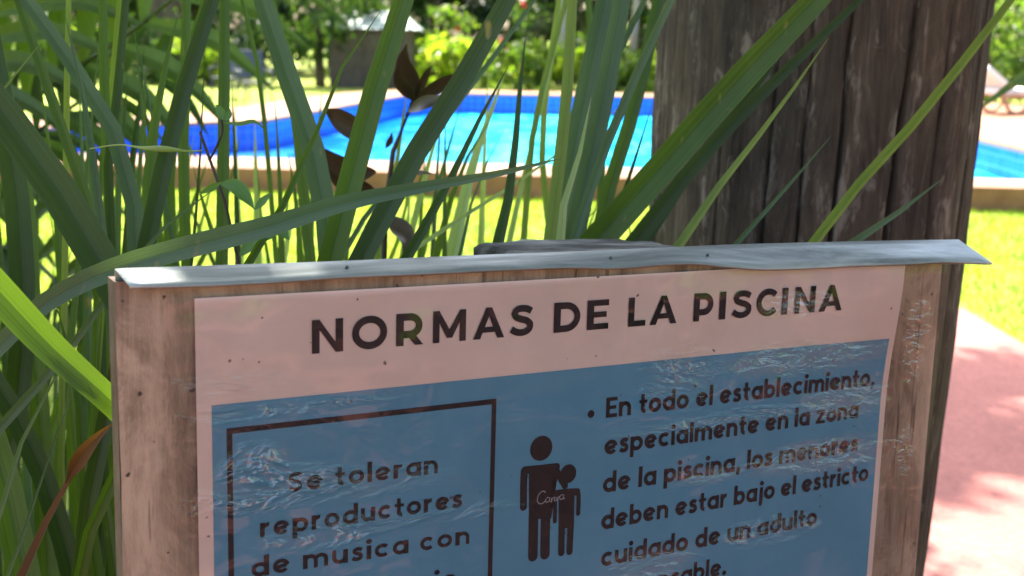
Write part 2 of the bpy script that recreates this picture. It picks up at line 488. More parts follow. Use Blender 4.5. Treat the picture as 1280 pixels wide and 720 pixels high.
pool = thing('swimming_pool', (cen.x, cen.y, 0), 'blue tiled swimming pool with terracotta coping behind the sign', 'swimming pool')
mb = MB()
n = len(inner)
vs = [(p.x, p.y, DECKZ) for p in inner] + [(p.x, p.y, DECKZ) for p in outer]
mb.add(vs, [(i, (i + 1) % n, n + (i + 1) % n, n + i) for i in range(n)])
mb.add([(p.x, p.y, DECKZ) for p in inner] + [(p.x, p.y, DECKZ - .05) for p in inner], [(i, (i + 1) % n, n + (i + 1) % n, n + i) for i in range(n)])
mb.build('coping', M['coping'], pool, smooth=False)
mb = MB()
mb.add([(p.x, p.y, DECKZ - .001) for p in outer] + [(p.x, p.y, -.05) for p in outer], [(i, (i + 1) % n, n + (i + 1) % n, n + i) for i in range(n)])
mb.build('coping_wall', M['coping_face'], pool, smooth=False)
mb = MB(); acc = 0
for i in range(n):
    a, b = inner[i], inner[(i + 1) % n]
    l = (b - a).length
    mb.add([(a.x, a.y, DECKZ - .05), (b.x, b.y, DECKZ - .05), (b.x, b.y, -1.4), (a.x, a.y, -1.4)], [(0, 1, 2, 3)],
           [(acc, 1.6), (acc + l, 1.6), (acc + l, 0), (acc, 0)])
    acc += l
mb.build('tiled_wall', M['tile'], pool, smooth=False)
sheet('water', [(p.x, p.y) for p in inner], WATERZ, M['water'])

path_edge = [ground(1204, 388), ground(1280, 432), ground(1420, 515)]
pe = [p.to_2d() for p in path_edge]
path_poly = [(-3.2, -9), (9, -9), (9, 2.6), (pe[2].x, pe[2].y), (pe[1].x, pe[1].y), (pe[0].x, pe[0].y), (pe[0].x - .75, pe[0].y + .4), (1.05, 2.6), (.95, 1.25), (.6, .75), (-.75, .28), (-3.2, .2)]
sheet('path', path_poly, .008, M['path'])
sheet('soil', [(-4.5, .1), (-.75, .2), (.6, .65), (1.3, 1.25), (1.35, 2.9), (.4, 3.3), (-2, 3.0), (-4.5, 3.2)], .004, M['soil'])

def grass_patch(rng, count, region, name):
    mb_v, mb_f = [], []
    for _ in range(count):
        x, y = region(rng)
        h = rng.uniform(.025, .06); a = rng.uniform(0, 6.28); lw = rng.uniform(.003, .006)
        dx, dy = math.cos(a) * lw, math.sin(a) * lw
        bx, by = rng.gauss(0, .02), rng.gauss(0, .02)
        b = len(mb_v)
        mb_v += [(x - dx, y - dy, 0), (x + dx, y + dy, 0), (x + bx, y + by, h)]
        mb_f.append((b, b + 1, b + 2))
    me = bpy.data.meshes.new(name); me.from_pydata(mb_v, [], mb_f)
    return tag(link(name, me, M['grass']), kind='stuff')
rng = random.Random(5)
def in_path(x, y):
    inside = False; n_ = len(path_poly)
    for i in range(n_):
        (xa, ya), (xb, yb) = path_poly[i], path_poly[(i + 1) % n_]
        if (ya > y) != (yb > y) and x < (xb - xa) * (y - ya) / (yb - ya) + xa: inside = not inside
    return inside
def lawn_region(r):
    while True:
        y = r.uniform(3.2, 11.0); x = r.uniform(-6.2, 6.0)
        if abs(x) > y * .55 + .3: continue
        if y < 3.35 and x < 1.4: continue
        if in_path(x, y): continue
        if x > pe[0].x - .9:
            t = (x - pe[0].x) / (pe[2].x - pe[0].x)
            if y < pe[0].y + t * (pe[2].y - pe[0].y) + .05: continue
        fy = outer[0].y + (x - outer[0].x) / (outer[2].x - outer[0].x) * (outer[2].y - outer[0].y)
        if y > fy - .03: continue
        return x, y
grass_patch(rng, 60000, lawn_region, 'grass')

# ------------------------------------------------------------------ THE SIGN
def cvec(x, y, z):                 # photo-style camera coordinates (x right, y down, z forward)
    return RC @ Vector((x, -y, -z))
U = cvec(2564, -149, 1400).normalized()
Vd = cvec(-240, 9027, 1400)
Vd = (Vd - U * Vd.dot(U)).normalized()
NB = Vd.cross(U).normalized()
if NB.dot(CAM - at(640, 400, .75)) < 0: NB = -NB
O3 = at(640, 400, .75)
def plane_hit(px, py, off=0.0):
    d = ray(px, py); o = O3 + NB * off
    return CAM + d * ((o - CAM).dot(NB) / d.dot(NB))
def puv(p): return (p - O3).dot(U), (p - O3).dot(Vd)
u_c, v_c = puv(plane_hit(1135, 330))
u_s, _ = puv(plane_hit(960, 400))
_, v_s = puv(plane_hit(1110, 500))
def disp(u, v):
    return .0095 * sstep(u_s, u_c, u) * (1 - sstep(v_c, v_s, v))
def S(u, v, off=0.0):
    return O3 + U * u + Vd * v + NB * (disp(u, v) + off)
def uv_at(px, py):
    u, v = puv(plane_hit(px, py))
    for _ in range(6):
        u, v = puv(plane_hit(px, py, disp(u, v)))
    return u, v
root_xy = S(0.05, 0.3)
sign = thing('notice_sign', (root_xy.x, root_xy.y, 0), 'pool rules sign reading NORMAS DE LA PISCINA on a brown wooden board under clear plastic', 'sign')
bl, _ = uv_at(148, 500)
br_, _ = puv(plane_hit(1163, 520))
_, bt = puv(plane_hit(640, 330))
bb = bt + .62
print('board width %.3f' % (br_ - bl), 'paper', uv_at(1110, 500)[0] - uv_at(245, 500)[0])
def surf_grid(mbx, u0, u1, v0, v1, off, nu=40, nv=24, sd=None, urange=None):
    vs, fs, uvs = [], [], []
    for j in range(nv + 1):
        for i in range(nu + 1):
            v = v0 + (v1 - v0) * j / nv
            a, b = (u0(v) if callable(u0) else u0), (u1(v) if callable(u1) else u1)
            u = a + (b - a) * i / nu
            vs.append(S(u, v, off)); uvs.append((u, -v))
    for j in range(nv):
        for i in range(nu):
            a = j * (nu + 1) + i
            fs.append((a, a + nu + 1, a + nu + 2, a + 1))
    mbx.add(vs, fs, uvs)
# wooden board (flat, 22 mm thick)
mb = MB()
def PL(u, v, off): return O3 + U * u + Vd * v + NB * off
nu, nv = 30, 16
vs, fs, uvs = [], [], []
for j in range(nv + 1):
    for i in range(nu + 1):
        u = bl + (br_ - bl) * i / nu; v = bt + (bb - bt) * j / nv
        wob = 0.0006 * noise.noise((u * 30, v * 8, 3))
        if i == 0: u += .0012 * noise.noise((v * 60, 1, 2))
        vs.append(PL(u, v, -.0015 + wob)); uvs.append((u, -v))
for j in range(nv):
    for i in range(nu):
        a = j * (nu + 1) + i
        fs.append((a, a + nu + 1, a + nu + 2, a + 1))
mb.add(vs, fs, uvs, 0)
cb = [(bl, bt), (br_, bt), (br_, bb), (bl, bb)]
for k in range(4):
    (ua, va), (ub, vb) = cb[k], cb[(k + 1) % 4]
    mb.add([PL(ua, va, -.0018), PL(ub, vb, -.0018), PL(ub, vb, -.024), PL(ua, va, -.024)], [(0, 1, 2, 3)], mi=1)
mb.add([PL(u, v, -.024) for u, v in cb], [(0, 1, 2, 3)], mi=1)
mb.build('board', [M['board'], M['board_edge']], sign, smooth=False)

# poster: pale sheet, blue panel, ink
pl_, _ = uv_at(245, 500)
_, pt = uv_at(242, 373)
pr_, _ = uv_at(1110, 470)
pb = pt + .50
poster = thing('poster', (0, 0, 0), None, None)
poster.parent = sign
bpy.data.objects.remove(poster)
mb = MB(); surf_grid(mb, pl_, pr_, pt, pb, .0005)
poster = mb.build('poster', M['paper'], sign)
bu0, bv0 = uv_at(264, 506.5)
bu1, _ = uv_at(1095, 560)
mb = MB(); surf_grid(mb, bu0, bu1, bv0, pb - .02, .0009)
mb.build('blue_panel', M['blue_print'], poster)

class Ink:
    def __init__(s): s.mb = MB(); s.k = 0
    def lay(s):
        s.k += 1
        return .0013 + (s.k % 40) * .000012
    def poly(s, pts):
        off = s.lay()
        bmx = bmesh.new()
        vsx = [bmx.verts.new((p[0], p[1], 0)) for p in pts]
        f = bmx.faces.new(vsx); bmesh.ops.triangulate(bmx, faces=[f])
        bmx.verts.index_update()
        s.mb.add([S(v.co.x, v.co.y, off) for v in bmx.verts], [tuple(v.index for v in f.verts) for f in bmx.faces])
        bmx.free()
    def stroke(s, pts, wd, closed=False, cap=0):
        pts = [Vector((p[0], p[1])) for p in pts]
        n_ = len(pts); off = s.lay(); L_, R_ = [], []
        for i in range(n_):
            if closed: a, c = pts[i - 1], pts[(i + 1) % n_]
            else: a, c = pts[max(i - 1, 0)], pts[min(i + 1, n_ - 1)]
            b = pts[i]
            e1 = (b - a).normalized() if (b - a).length > 1e-9 else None
            e2 = (c - b).normalized() if (c - b).length > 1e-9 else None
            e1 = e1 or e2; e2 = e2 or e1
            n1, n2 = Vector((-e1.y, e1.x)), Vector((-e2.y, e2.x))
            m_ = (n1 + n2)
            m_ = m_.normalized() if m_.length > 1e-6 else n1
            q = wd / 2 / max(.35, m_.dot(n1))
            L_.append(b + m_ * q); R_.append(b - m_ * q)
        vs_ = [S(p.x, p.y, off) for p in L_] + [S(p.x, p.y, off) for p in R_]
        fs_ = [(i, i + 1, n_ + i + 1, n_ + i) for i in range(n_ - 1)]
        if closed: fs_.append((n_ - 1, 0, n_, 2 * n_ - 1))
        s.mb.add(vs_, fs_)
        if cap:
            for e in (pts[0], pts[-1]): s.disc(e.x, e.y, wd / 2, wd / 2)
    def disc(s, x, y, rx, ry, n_=20):
        off = s.lay()
        s.mb.add([S(x, y, off)] + [S(x + rx * math.cos(6.2832 * k / n_), y + ry * math.sin(6.2832 * k / n_), off) for k in range(n_)],
                 [(0, 1 + k, 1 + (k + 1) % n_) for k in range(n_)])
def arc(cx, cy, rx, ry, a0, a1, n_=18):
    return [(cx + rx * math.cos(R(a0 + (a1 - a0) * k / n_)), cy + ry * math.sin(R(a0 + (a1 - a0) * k / n_))) for k in range(n_ + 1)]
def spl(pts, n_=26): return [(p.x, p.y) for p in crom([(a, b, 0) for a, b in pts], n_)]
def rect(x0, y0, x1, y1): return ('p', [(x0, y0), (x1, y0), (x1, y1), (x0, y1)])
T = .232
TG = {   # heavy geometric capitals: (advance, pieces), cap height 1
    'N': (.95, [rect(0, 0, T, 1), rect(.95 - T, 0, .95, 1), ('p', [(.02, 1), (.23, 1), (.93, 0), (.72, 0)])]),
    'O': (1.10, [('c', arc(.55, .5, .44, .40, 0, 360, 40)[:-1])]),
    'R': (.84, [rect(0, 0, T, 1), ('s', [(.1, .885)] + arc(.42, .615, .285, .27, 90, -90) + [(.1, .345)]), ('p', [(.30, .36), (.56, .36), (.84, 0), (.58, 0)])]),
    'M': (1.10, [rect(0, 0, .215, 1), rect(.885, 0, 1.10, 1), ('p', [(.01, 1), (.20, 1), (.55, .40), (.90, 1), (1.09, 1), (.64, .13), (.46, .13)])]),
    'A': (1.06, [('p', [(0, 0), (.435, 1), (.625, 1), (1.06, 0), (.82, 0), (.53, .72), (.24, 0)]), rect(.24, .20, .82, .38)]),
    'S': (.80, [('s', spl([(.70, .79), (.58, .865), (.41, .895), (.24, .865), (.15, .745), (.20, .63), (.38, .545), (.56, .48), (.67, .37), (.64, .21), (.50, .12), (.33, .105), (.18, .15), (.06, .235)]))]),
    'D': (.92, [rect(0, 0, T, 1), ('s', [(.1, .885)] + arc(.41, .5, .395, .385, 90, -90) + [(.1, .115)])]),
    'E': (.74, [rect(0, 0, T, 1), rect(.1, .80, .74, 1), rect(.1, .41, .67, .60), rect(.1, 0, .74, .20)]),
    'L': (.68, [rect(0, 0, T, 1), rect(.1, 0, .68, .20)]),
    'P': (.80, [rect(0, 0, T, 1), ('s', [(.1, .885)] + arc(.40, .60, .285, .285, 90, -90) + [(.1, .315)])]),
    'I': (T, [rect(0, 0, T, 1)]),
    'C': (.92, [('s', arc(.53, .5, .425, .40, 42, 318, 30))]),
}
t_ = .285; r_ = .36
ring = ('c', arc(.5, .5, r_, r_, 0, 360, 30)[:-1])
BG = {   # rounded lower-case letters, x-height 1
    'o': (1.0, [ring]),
    'a': (1.0, [ring, rect(1 - t_, 0, 1, 1)]),
    'd': (1.0, [ring, rect(1 - t_, 0, 1, 1.45)]),
    'b': (1.0, [ring, rect(0, 0, t_, 1.45)]),
    'p': (1.0, [ring, rect(0, -.42, t_, 1)]),
    'e': (1.0, [('s', [(.17, .40), (.80, .56)] ), ('s', arc(.5, .5, r_, r_, 8, 322, 26))]),
    'c': (.92, [('s', arc(.5, .5, r_, r_, 45, 315, 24))]),
    'n': (.96, [rect(0, 0, t_, 1), ('s', arc(.48, .52, .335, .34, 180, 0) + [(.815, 0)])]),
    'm': (1.48, [rect(0, 0, t_ - .01, 1), ('s', arc(.44, .56, .30, .30, 180, 0) + [(.74, 0)]), ('s', arc(1.04, .56, .30, .30, 180, 0) + [(1.34, 0)])]),
    'u': (.96, [rect(.96 - t_, 0, .96, 1), ('s', [(.145, 1)] + arc(.48, .48, .335, .34, 180, 360))]),
    'r': (.62, [rect(0, 0, t_, 1), ('s', arc(.50, .46, .36, .40, 175, 82))]),
    's': (.74, [('s', spl([(.64, .78), (.50, .86), (.32, .86), (.19, .74), (.26, .60), (.44, .52), (.57, .42), (.58, .24), (.42, .14), (.22, .15), (.08, .25)]))]),
    't': (.66, [('s', [(.30, 1.34)] + [(.30, .4)] + arc(.53, .36, .23, .22, 180, 270)), rect(.02, .72, .64, .95)]),
    'l': (t_, [rect(0, 0, t_, 1.45)]),
    'i': (t_, [rect(0, 0, t_, 1), ('d', (.1425, 1.30, .175))]),
    'j': (.40, [('s', [(.26, 1), (.26, -.12)] + arc(.0, -.12, .26, .24, 0, -60, 8)), ('d', (.26, 1.30, .175))]),
    'z': (.86, [rect(.04, .78, .84, 1), rect(.02, 0, .86, .22), ('p', [(.48, .82), (.82, .82), (.36, .18), (.03, .18)])]),
    'v': (.96, [('p', [(0, 1), (.3, 1), (.48, .42), (.66, 1), (.96, 1), (.6, 0), (.36, 0)])]),
    'S': (.92, [('s', spl([(.80, 1.08), (.66, 1.21), (.42, 1.24), (.22, 1.12), (.22, .88), (.44, .72), (.66, .60), (.74, .38), (.60, .19), (.36, .14), (.10, .28)]))]),
    'E': (.86, [rect(0, 0, t_, 1.38), rect(.1, 1.12, .86, 1.38), rect(.1, .57, .78, .81), rect(.1, 0, .86, .26)]),
    ',': (.34, [('s', [(.24, .26), (.10, -.26)])]),
    '.': (.34, [('d', (.17, .17, .19))]),
}
def text_line(ink, txt, p0, p1, h, glyphs, thick, gap, space, pc=None):
    (u0, v0), (u1, v1) = uv_at(*p0), uv_at(*p1)
    adv = 0.0; pos = []
    for ch in txt:
        if ch == ' ': adv += space - gap; pos.append(None); continue
        pos.append(adv); adv += glyphs[ch][0] + gap
    adv -= gap
    sx = (u1 - u0) / adv
    def mp(x, y): return (u0 + x * sx, v0 + (v1 - v0) * (x / adv) - y * h)
    for ch, x0 in zip(txt, pos):
        if x0 is None: continue
        for kind, dat in glyphs[ch][1]:
            if kind == 'p': ink.poly([mp(x0 + x, y) for x, y in dat])
            elif kind == 'd': ink.disc(*mp(x0 + dat[0], dat[1]), dat[2] * sx, dat[2] * h)
            else: ink.stroke([mp(x0 + x, y) for x, y in dat], thick * h, kind == 'c')
    return sx / h
# sizes measured on the sheet itself
cap_h = uv_at(389, 442)[1] - uv_at(388.3, 400)[1]
ink = Ink()
TITLE = [('N', 389, 428), ('O', 439, 483), ('R', 494, 528), ('M', 540, 581), ('A', 590, 629), ('S', 635.5, 666), ('D', 690.5, 724), ('E', 732, 758.7), ('L', 783.5, 805), ('A', 810.5, 844),
         ('P', 865, 889.5), ('I', 897, 904.7), ('S', 912.5, 938), ('C', 943.5, 968.5), ('I', 975, 982), ('N', 991, 1016), ('A', 1022, 1050)]
def title_y(x): return 442 + (387.3 - 442) * (x - 389) / 661.0 - 1.2 * math.sin(math.pi * (x - 389) / 661.0)
for ch, xa, xb in TITLE:
    (ua, va), (ub, vb) = uv_at(xa, title_y(xa)), uv_at(xb, title_y(xb))
    sx = (ub - ua) / TG[ch][0]
    f_ = lambda x, y: (ua + x * sx, va + (vb - va) * x / TG[ch][0] - y * cap_h)
    for kind, dat in TG[ch][1]:
        if kind == 'p': ink.poly([f_(x, y) for x, y in dat])
        else: ink.stroke([f_(x, y) for x, y in dat], .222 * cap_h, kind == 'c')
ink.mb.build('title_lettering', M['ink'], poster, smooth=False)
xh = (uv_at(752, 615)[1] - uv_at(752, 568.3)[1]) * .385
ink = Ink()
rules = [('En todo el establecimiento,', (756, 522), (1091, 481)), ('especialmente en la zona', (754.3, 568.3), (1071, 521.7)),
         ('de la piscina, los menores', (752.3, 615.7), (1070.5, 563.3)), ('deben estar bajo el estricto', (750.3, 661.7), (1083.5, 600)),
         ('cuidado de un adulto', (750, 708), (1019, 655)), ('responsable.', (747.5, 752), (906, 717.5))]
for s_, a, b in rules:
    print(s_, 'sx/h', text_line(ink, s_, a, b, xh, BG, t_, .13, .62))
ub, vb = uv_at(737.5, 517)
ink.disc(ub, vb, xh * .26, xh * .26)
ink.mb.build('rule_lettering', M['ink'], poster, smooth=False)
ink = Ink()
xh2 = (uv_at(326, 671)[1] - uv_at(358, 616)[1]) * .36
for s_, a, b in [('Se toleran', (359, 615.3), (546.6, 590.6)), ('reproductores', (324.3, 671.3), (576.4, 633)), ('de musica con', (313, 721), (586, 678.5)), ('volumen bajo', (318, 775), (569.5, 731.5))]:
    print(s_, 'sx/h', text_line(ink, s_, a, b, xh2, BG, t_ * .95, .19, .72))
ink.mb.build('notice_lettering', M['ink'], poster, smooth=False)
# black frame round the left notice
ink = Ink()
fu0, fv0 = uv_at(282.5, 535); fu1, _ = uv_at(617, 600)
fw = .0036
ink.poly([(fu0, fv0), (fu1, fv0), (fu1, fv0 + fw), (fu0, fv0 + fw)])
ink.poly([(fu0, fv0 + fw), (fu0 + fw * .95, fv0 + fw), (fu0 + fw * .95, fv0 + .24), (fu0, fv0 + .24)])
ink.poly([(fu1 - fw * .95, fv0 + fw), (fu1, fv0 + fw), (fu1, fv0 + .24), (fu1 - fw * .95, fv0 + .24)])
ink.poly([(fu0, fv0 + .24), (fu1, fv0 + .24), (fu1, fv0 + .24 + fw), (fu0, fv0 + .24 + fw)])
ink.mb.build('notice_frame', M['ink'], poster, smooth=False)
# pictogram: adult with an arm round a child
def pc(x, y): return uv_at(630 + x / 4.0, 530 + y / 4.0)
PXM = (uv_at(700, 620)[1] - uv_at(700, 600)[1]) / 20 / 4      # metres per crop pixel
PXU = (uv_at(710, 610)[0] - uv_at(690, 610)[0]) / 20 / 4
ink = Ink()
def pstroke(pts, wd): ink.stroke([pc(*p) for p in pts], wd * PXU, cap=1)
u_, v_ = pc(182, 119); ink.disc(u_, v_, 54 * PXU, 61 * PXM, 32)
pstroke([(97, 232), (94, 300), (93, 412)], 33)
pstroke([(100, 229), (180, 221), (258, 212)], 34)
ink.poly([pc(*p) for p in [(120, 215), (262, 200), (268, 225), (231, 262), (231, 470), (120, 474)]])
pstroke([(252, 222), (285, 280), (300, 305)], 30)
pstroke([(143, 455), (142, 560), (140, 658)], 46)
pstroke([(203, 455), (201, 560), (200, 648)], 46)
u_, v_ = pc(316, 246); ink.disc(u_, v_, 40 * PXU, 47 * PXM, 28)
pstroke([(256, 345), (310, 338), (360, 336)], 32)
ink.poly([pc(*p) for p in [(268, 335), (348, 330), (344, 515), (268, 520)]])
pstroke([(251, 350), (250, 420), (249, 483)], 19)
pstroke([(367, 348), (367, 400), (365, 444)], 21)
pstroke([(284, 505), (282, 580), (281, 640)], 31)
pstroke([(328, 505), (325, 570), (322, 634)], 31)
pic = ink.mb.build('pictogram', M['ink'], poster, smooth=False)
ink = Ink(); ink.k = 0
def lay2(): 
    ink.k += 1
    return .0019 + (ink.k % 30) * .000012
ink.lay = lay2
def thin(pts, wd): ink.stroke(spl([pc(*p) for p in pts], 18), wd * PXU)
thin([(200, 340), (196, 332), (180, 335), (163, 358), (160, 382), (172, 395), (190, 390), (201, 378)], 4.5)
thin([(222, 368), (212, 362), (202, 374), (204, 387), (214, 385), (222, 366), (220, 382), (227, 384)], 3.6)
thin([(230, 364), (230, 384), (236, 368), (244, 361), (246, 380), (252, 380)], 3.6)
thin([(252, 360), (258, 379), (266, 362), (270, 356)], 3.6)
thin([(292, 354), (282, 348), (272, 360), (274, 373), (284, 371), (292, 351), (290, 370), (298, 366)], 3.6)
ink.mb.build('watermark_script', M['grey_ink'], poster, smooth=False)
ink.mb = MB()
def line2(a, b): ink.stroke([pc(*a), pc(*b)], 1.8 * PXU)
line2((92, 232), (268, 440)); line2((215, 218), (80, 360)); line2((130, 420), (235, 520)); line2((290, 335), (345, 400)); line2((345, 480), (270, 570)); line2((285, 520), (338, 590))
ink.mb.build('watermark_lines', M['faint_ink'], poster, smooth=False)

# clear plastic cover, loose over the sheet
fl_, _ = uv_at(206, 500)
fr_, _ = puv(plane_hit(1158, 520, .004))
mb = MB()
nu, nv = 120, 70
vs, fs, uvs = [], [], []
for j in range(nv + 1):
    for i in range(nu + 1):
        u = fl_ + (fr_ - fl_) * i / nu; v = bt + .012 + (.54) * j / nv
        wv = .0008 + .0007 * noise.noise((u * 14, v * 30, 7)) + .0004 * noise.noise((u * 45, v * 70, 3))
        vs.append(S(u, v, .0032 + wv)); uvs.append((u, -v))
for j in range(nv):
    for i in range(nu):
        a = j * (nu + 1) + i
        fs.append((a, a + nu + 1, a + nu + 2, a + 1))
mb.add(vs, fs, uvs)
cover = mb.build('plastic_cover', M['film'], sign)
# where the loose plastic is creased or finely crumpled (photo column, row, half width, half height)
def wrinkle_field(name, blobs):
    bl_ = []
    for px, py, wx, wy in blobs:
        a = uv_at(px, py); b = uv_at(px + wx, py - wx * .13); c = uv_at(px, py + wy)
        bl_.append((a, b[0] - a[0], c[1] - a[1], (b[1] - a[1]) / (b[0] - a[0])))
    vals = []
    for (u, nv_) in uvs:
        v = -nv_; q = 0.0
        for (a, su_, sv_, sl_) in bl_:
            du = (u - a[0]) / su_; dv = (v - a[1]) / sv_
            q = max(q, math.exp(-(du * du + dv * dv) * .7))
        vals.append(q)
    at_ = cover.data.attributes.new(name, 'FLOAT', 'POINT'); at_.data.foreach_set('value', vals)
wrinkle_field('crease', [(400, 606, 170, 24), (320, 585, 46, 36), (350, 510, 190, 12), (330, 575, 60, 16), (430, 662, 110, 16), (850, 465, 60, 42), (290, 475, 90, 18), (560, 640, 120, 10), (900, 525, 120, 12), (960, 660, 60, 22)])
wrinkle_field('crumple', [(1000, 445, 120, 22), (1050, 497, 60, 26), (1020, 568, 110, 24), (880, 592, 70, 14), (800, 704, 80, 24), (1140, 420, 18, 60), (1128, 560, 14, 50), (990, 380, 46, 16), (860, 432, 30, 14)])

# wavy metal strip along the top
backp = [(144, 337), (215, 334.5), (430, 327), (588, 320), (720, 315), (830, 310), (928, 306), (1000, 304), (1109, 301.5), (1198, 300)]
frontp = [(162, 358), (242, 356.5), (336, 352), (430, 345.5), (541, 341), (654, 335.5), (724, 333.5), (761, 334.5), (794, 333), (830, 330), (867, 329), (907, 332.6), (954, 336), (1000, 335), (1073, 331.5), (1134, 329.5), (1181, 327), (1212, 328), (1240, 329)]
bk = crom([plane_hit(x, y, -.006) for x, y in backp], 90)
fo = crom([plane_hit(x, y, .013 + .004 * noise.noise((x * .01, 0, 0)) + .008 * sstep(1000, 1240, x)) for x, y in frontp], 90)
bkd = [b - NB * .0012 + Vd * .0008 for b in bk]
vs, fs, uvs = [], [], []
L4 = 6
for i in range(91):
    b, f = bk[i], fo[i]
    colp = [bkd[i] + Vd * .02, bkd[i]] + [b.lerp(f, k / 4) for k in range(5)] + [f + Vd * .0012 - NB * .0008]
    L4 = len(colp)
    for k, p in enumerate(colp):
        vs.append(p); uvs.append((i / 90.0 * .7, k * .008))
for i in range(90):
    for k in range(L4 - 1):
        a = i * L4 + k
        fs.append((a, a + 1, a + L4 + 1, a + L4))
mb = MB(); mb.add(vs, fs, uvs)
fl_o = mb.build('metal_strip', M['flash'], sign)
sm = fl_o.modifiers.new('solid', 'SOLIDIFY'); sm.thickness = .0011; sm.offset = 0
# small nail heads
for px, py in ((762, 327), (879, 318), (430, 338)):
    p = None
    # find the strip point nearest that pixel ray
    best = 1e9
    for i in range(91):
        for k in range(1, 4):
            q = bk[i].lerp(fo[i], k / 4.0)
            d = ray(px, py); e = (q - CAM) - d * ((q - CAM).dot(d) / d.dot(d))
            if e.length < best: best, p = e.length, q
    nn = (CAM - p).normalized()
    mb = MB(); mb.tube([p + NB * .0004 + Vector((0, 0, .0004)), p + NB * .0016 + Vector((0, 0, .0014))], .0011, 8)
    mb.build('nail', M['dark_metal'], sign)

# square grey post behind the board
zt = at(592, 304, .93).z
foot = [ground(592, 305, zt), ground(650, 299.5, zt), ground(765, 298, zt), ground(828, 304, zt), ground(862, 310, zt)]
foot_near = ground(712, 327, zt)
foot = [p.to_2d() for p in foot] + [foot_near.to_2d()]
for k, p in enumerate(foot):
    dd = (Vector((p.x, p.y, zt)) - O3).dot(NB)
    if dd > -.026:
        q = Vector((p.x, p.y, zt)) - NB * (dd + .026); foot[k] = q.to_2d()
mb = MB(); n_ = len(foot)
topv = []
c2 = sum(foot, Vector((0, 0))) / n_
rings = []
for fr in (1.0, .96, .7, .35):
    rings.append([c2.lerp(p, fr) for p in foot])
dens = []
def densify(poly, m=6):
    out = []
    for i in range(len(poly)):
        a, b = poly[i], poly[(i + 1) % len(poly)]
        out += [a.lerp(b, k / m) for k in range(m)]
    return out
rings = [densify(r) for r in rings]; nn_ = len(rings[0])
vs = [(p.x, p.y, 0.0) for p in rings[0]] + [(p.x, p.y, zt - .003) for p in rings[0]]
for r in rings[1:]:
    vs += [(p.x, p.y, zt + .0018 * noise.noise((p.x * 40, p.y * 150, 0))) for p in r]
vs.append((c2.x, c2.y, zt))
fs = []
for lev in range(4):
    for i in range(nn_):
        fs.append((lev * nn_ + i, lev * nn_ + (i + 1) % nn_, (lev + 1) * nn_ + (i + 1) % nn_, (lev + 1) * nn_ + i))
for i in range(nn_): fs.append((4 * nn_ + i, 4 * nn_ + (i + 1) % nn_, len(vs) - 1))
mb.add(vs, fs)
mb.build('post', M['post'], sign, smooth=False)

# ------------------------------------------------------------------ TREE WITH THE THICK TRUNK
TD = 1.50
tc = ground(1020, 300, 1.0)
tb = at(1021, 150, TD)
TX, TY = tb.x, tb.y
TR = 197 * TD / FPX
tree = thing('shade_tree', (TX, TY, 0), 'thick weathered grey-brown trunk with deep vertical cracks behind the sign', 'tree')
NA, NZ = 640, 130
ZT = 2.6
cam_ang = math.atan2(CAM.y - TY, CAM.x - TX)
def px_ang(px):                     # angle on the trunk seen at that photo column
    s_ = max(-.999, min(.999, (px - 1021) / 197.0))
    return cam_ang + math.asin(s_)
cracks = [(838, 1.62, .034, 1.9, 10), (975, 1.30, .020, 1.2, 5), (1010, 1.33, .016, 1.3, 4), (1050, 1.36, .024, 1.35, 6), (1112, 1.52, .032, 1.6, 8), (1156, 1.40, .025, 1.5, 6), (1197, 1.60, .022, 1.4, 7), (925, 1.22, .012, 1.5, 4)]
rr = random.Random(3)
allc = [(px_ang(c[0]), c[1], c[2], c[3], c[4] * .0024) for c in cracks]
for _ in range(22): allc.append((cam_ang + rr.uniform(1.4, 4.9), rr.uniform(1.2, 2.4), rr.uniform(.01, .03), 1.2, .02))
vs, fs = [], []
for j in range(NZ + 1):
    z = ZT * j / NZ
    for i in range(NA):
        a = 2 * math.pi * i / NA
        ca, sa = math.cos(a), math.sin(a)
        rad = TR * (1 + .05 * math.exp(-z * 3) - .03 * sstep(.2, 1.1, 1.2 - z))
        rad += .006 * noise.noise((ca * 2.2, sa * 2.2, z * 3.2)) +   .010 * noise.noise((ca * 1.6, sa * 1.6, z * .5)) + .0045 * noise.noise((ca * 5, sa * 5, z * 1.4)) + .0010 * noise.noise((ca * 15, sa * 15, z * 2.2)) + .0017 * noise.noise((ca * 34, sa * 34, z * 6)) + .0008 * noise.noise((ca * 80, sa * 80, z * 22))
        for ang, zc, dp, zm, wd in allc:
            aa = ang + .03 * noise.noise((ang * 7, z * 2.6, 1)) + .014 * noise.noise((ang * 9, z * 9, 2)) + .005 * noise.noise((ang * 9, z * 30, 2))
            d = (a - aa + math.pi) % (2 * math.pi) - math.pi
            wz = wd * (.45 + .75 * (1 - sstep(.9, zc + .2, z)))
            if abs(d) < wz * 3:
                am = (1 - sstep(zc - .15, zc + .30, z)) * (.55 + .45 * sstep(.0, .5, z + .3))
                rad -= dp * am * math.exp(-(d / wz) ** 2 * 1.6)
        lean = (z - 1.4) * .015
        vs.append((TX + lean + rad * ca, TY + rad * sa, z))
for j in range(NZ):
    for i in range(NA):
        i2 = (i + 1) % NA
        fs.append((j * NA + i, j * NA + i2, (j + 1) * NA + i2, (j + 1) * NA + i))
mb = MB(); mb.add(vs, fs)
mb.build('trunk', M['trunk'], tree)
limb_ends = []
mb = MB()
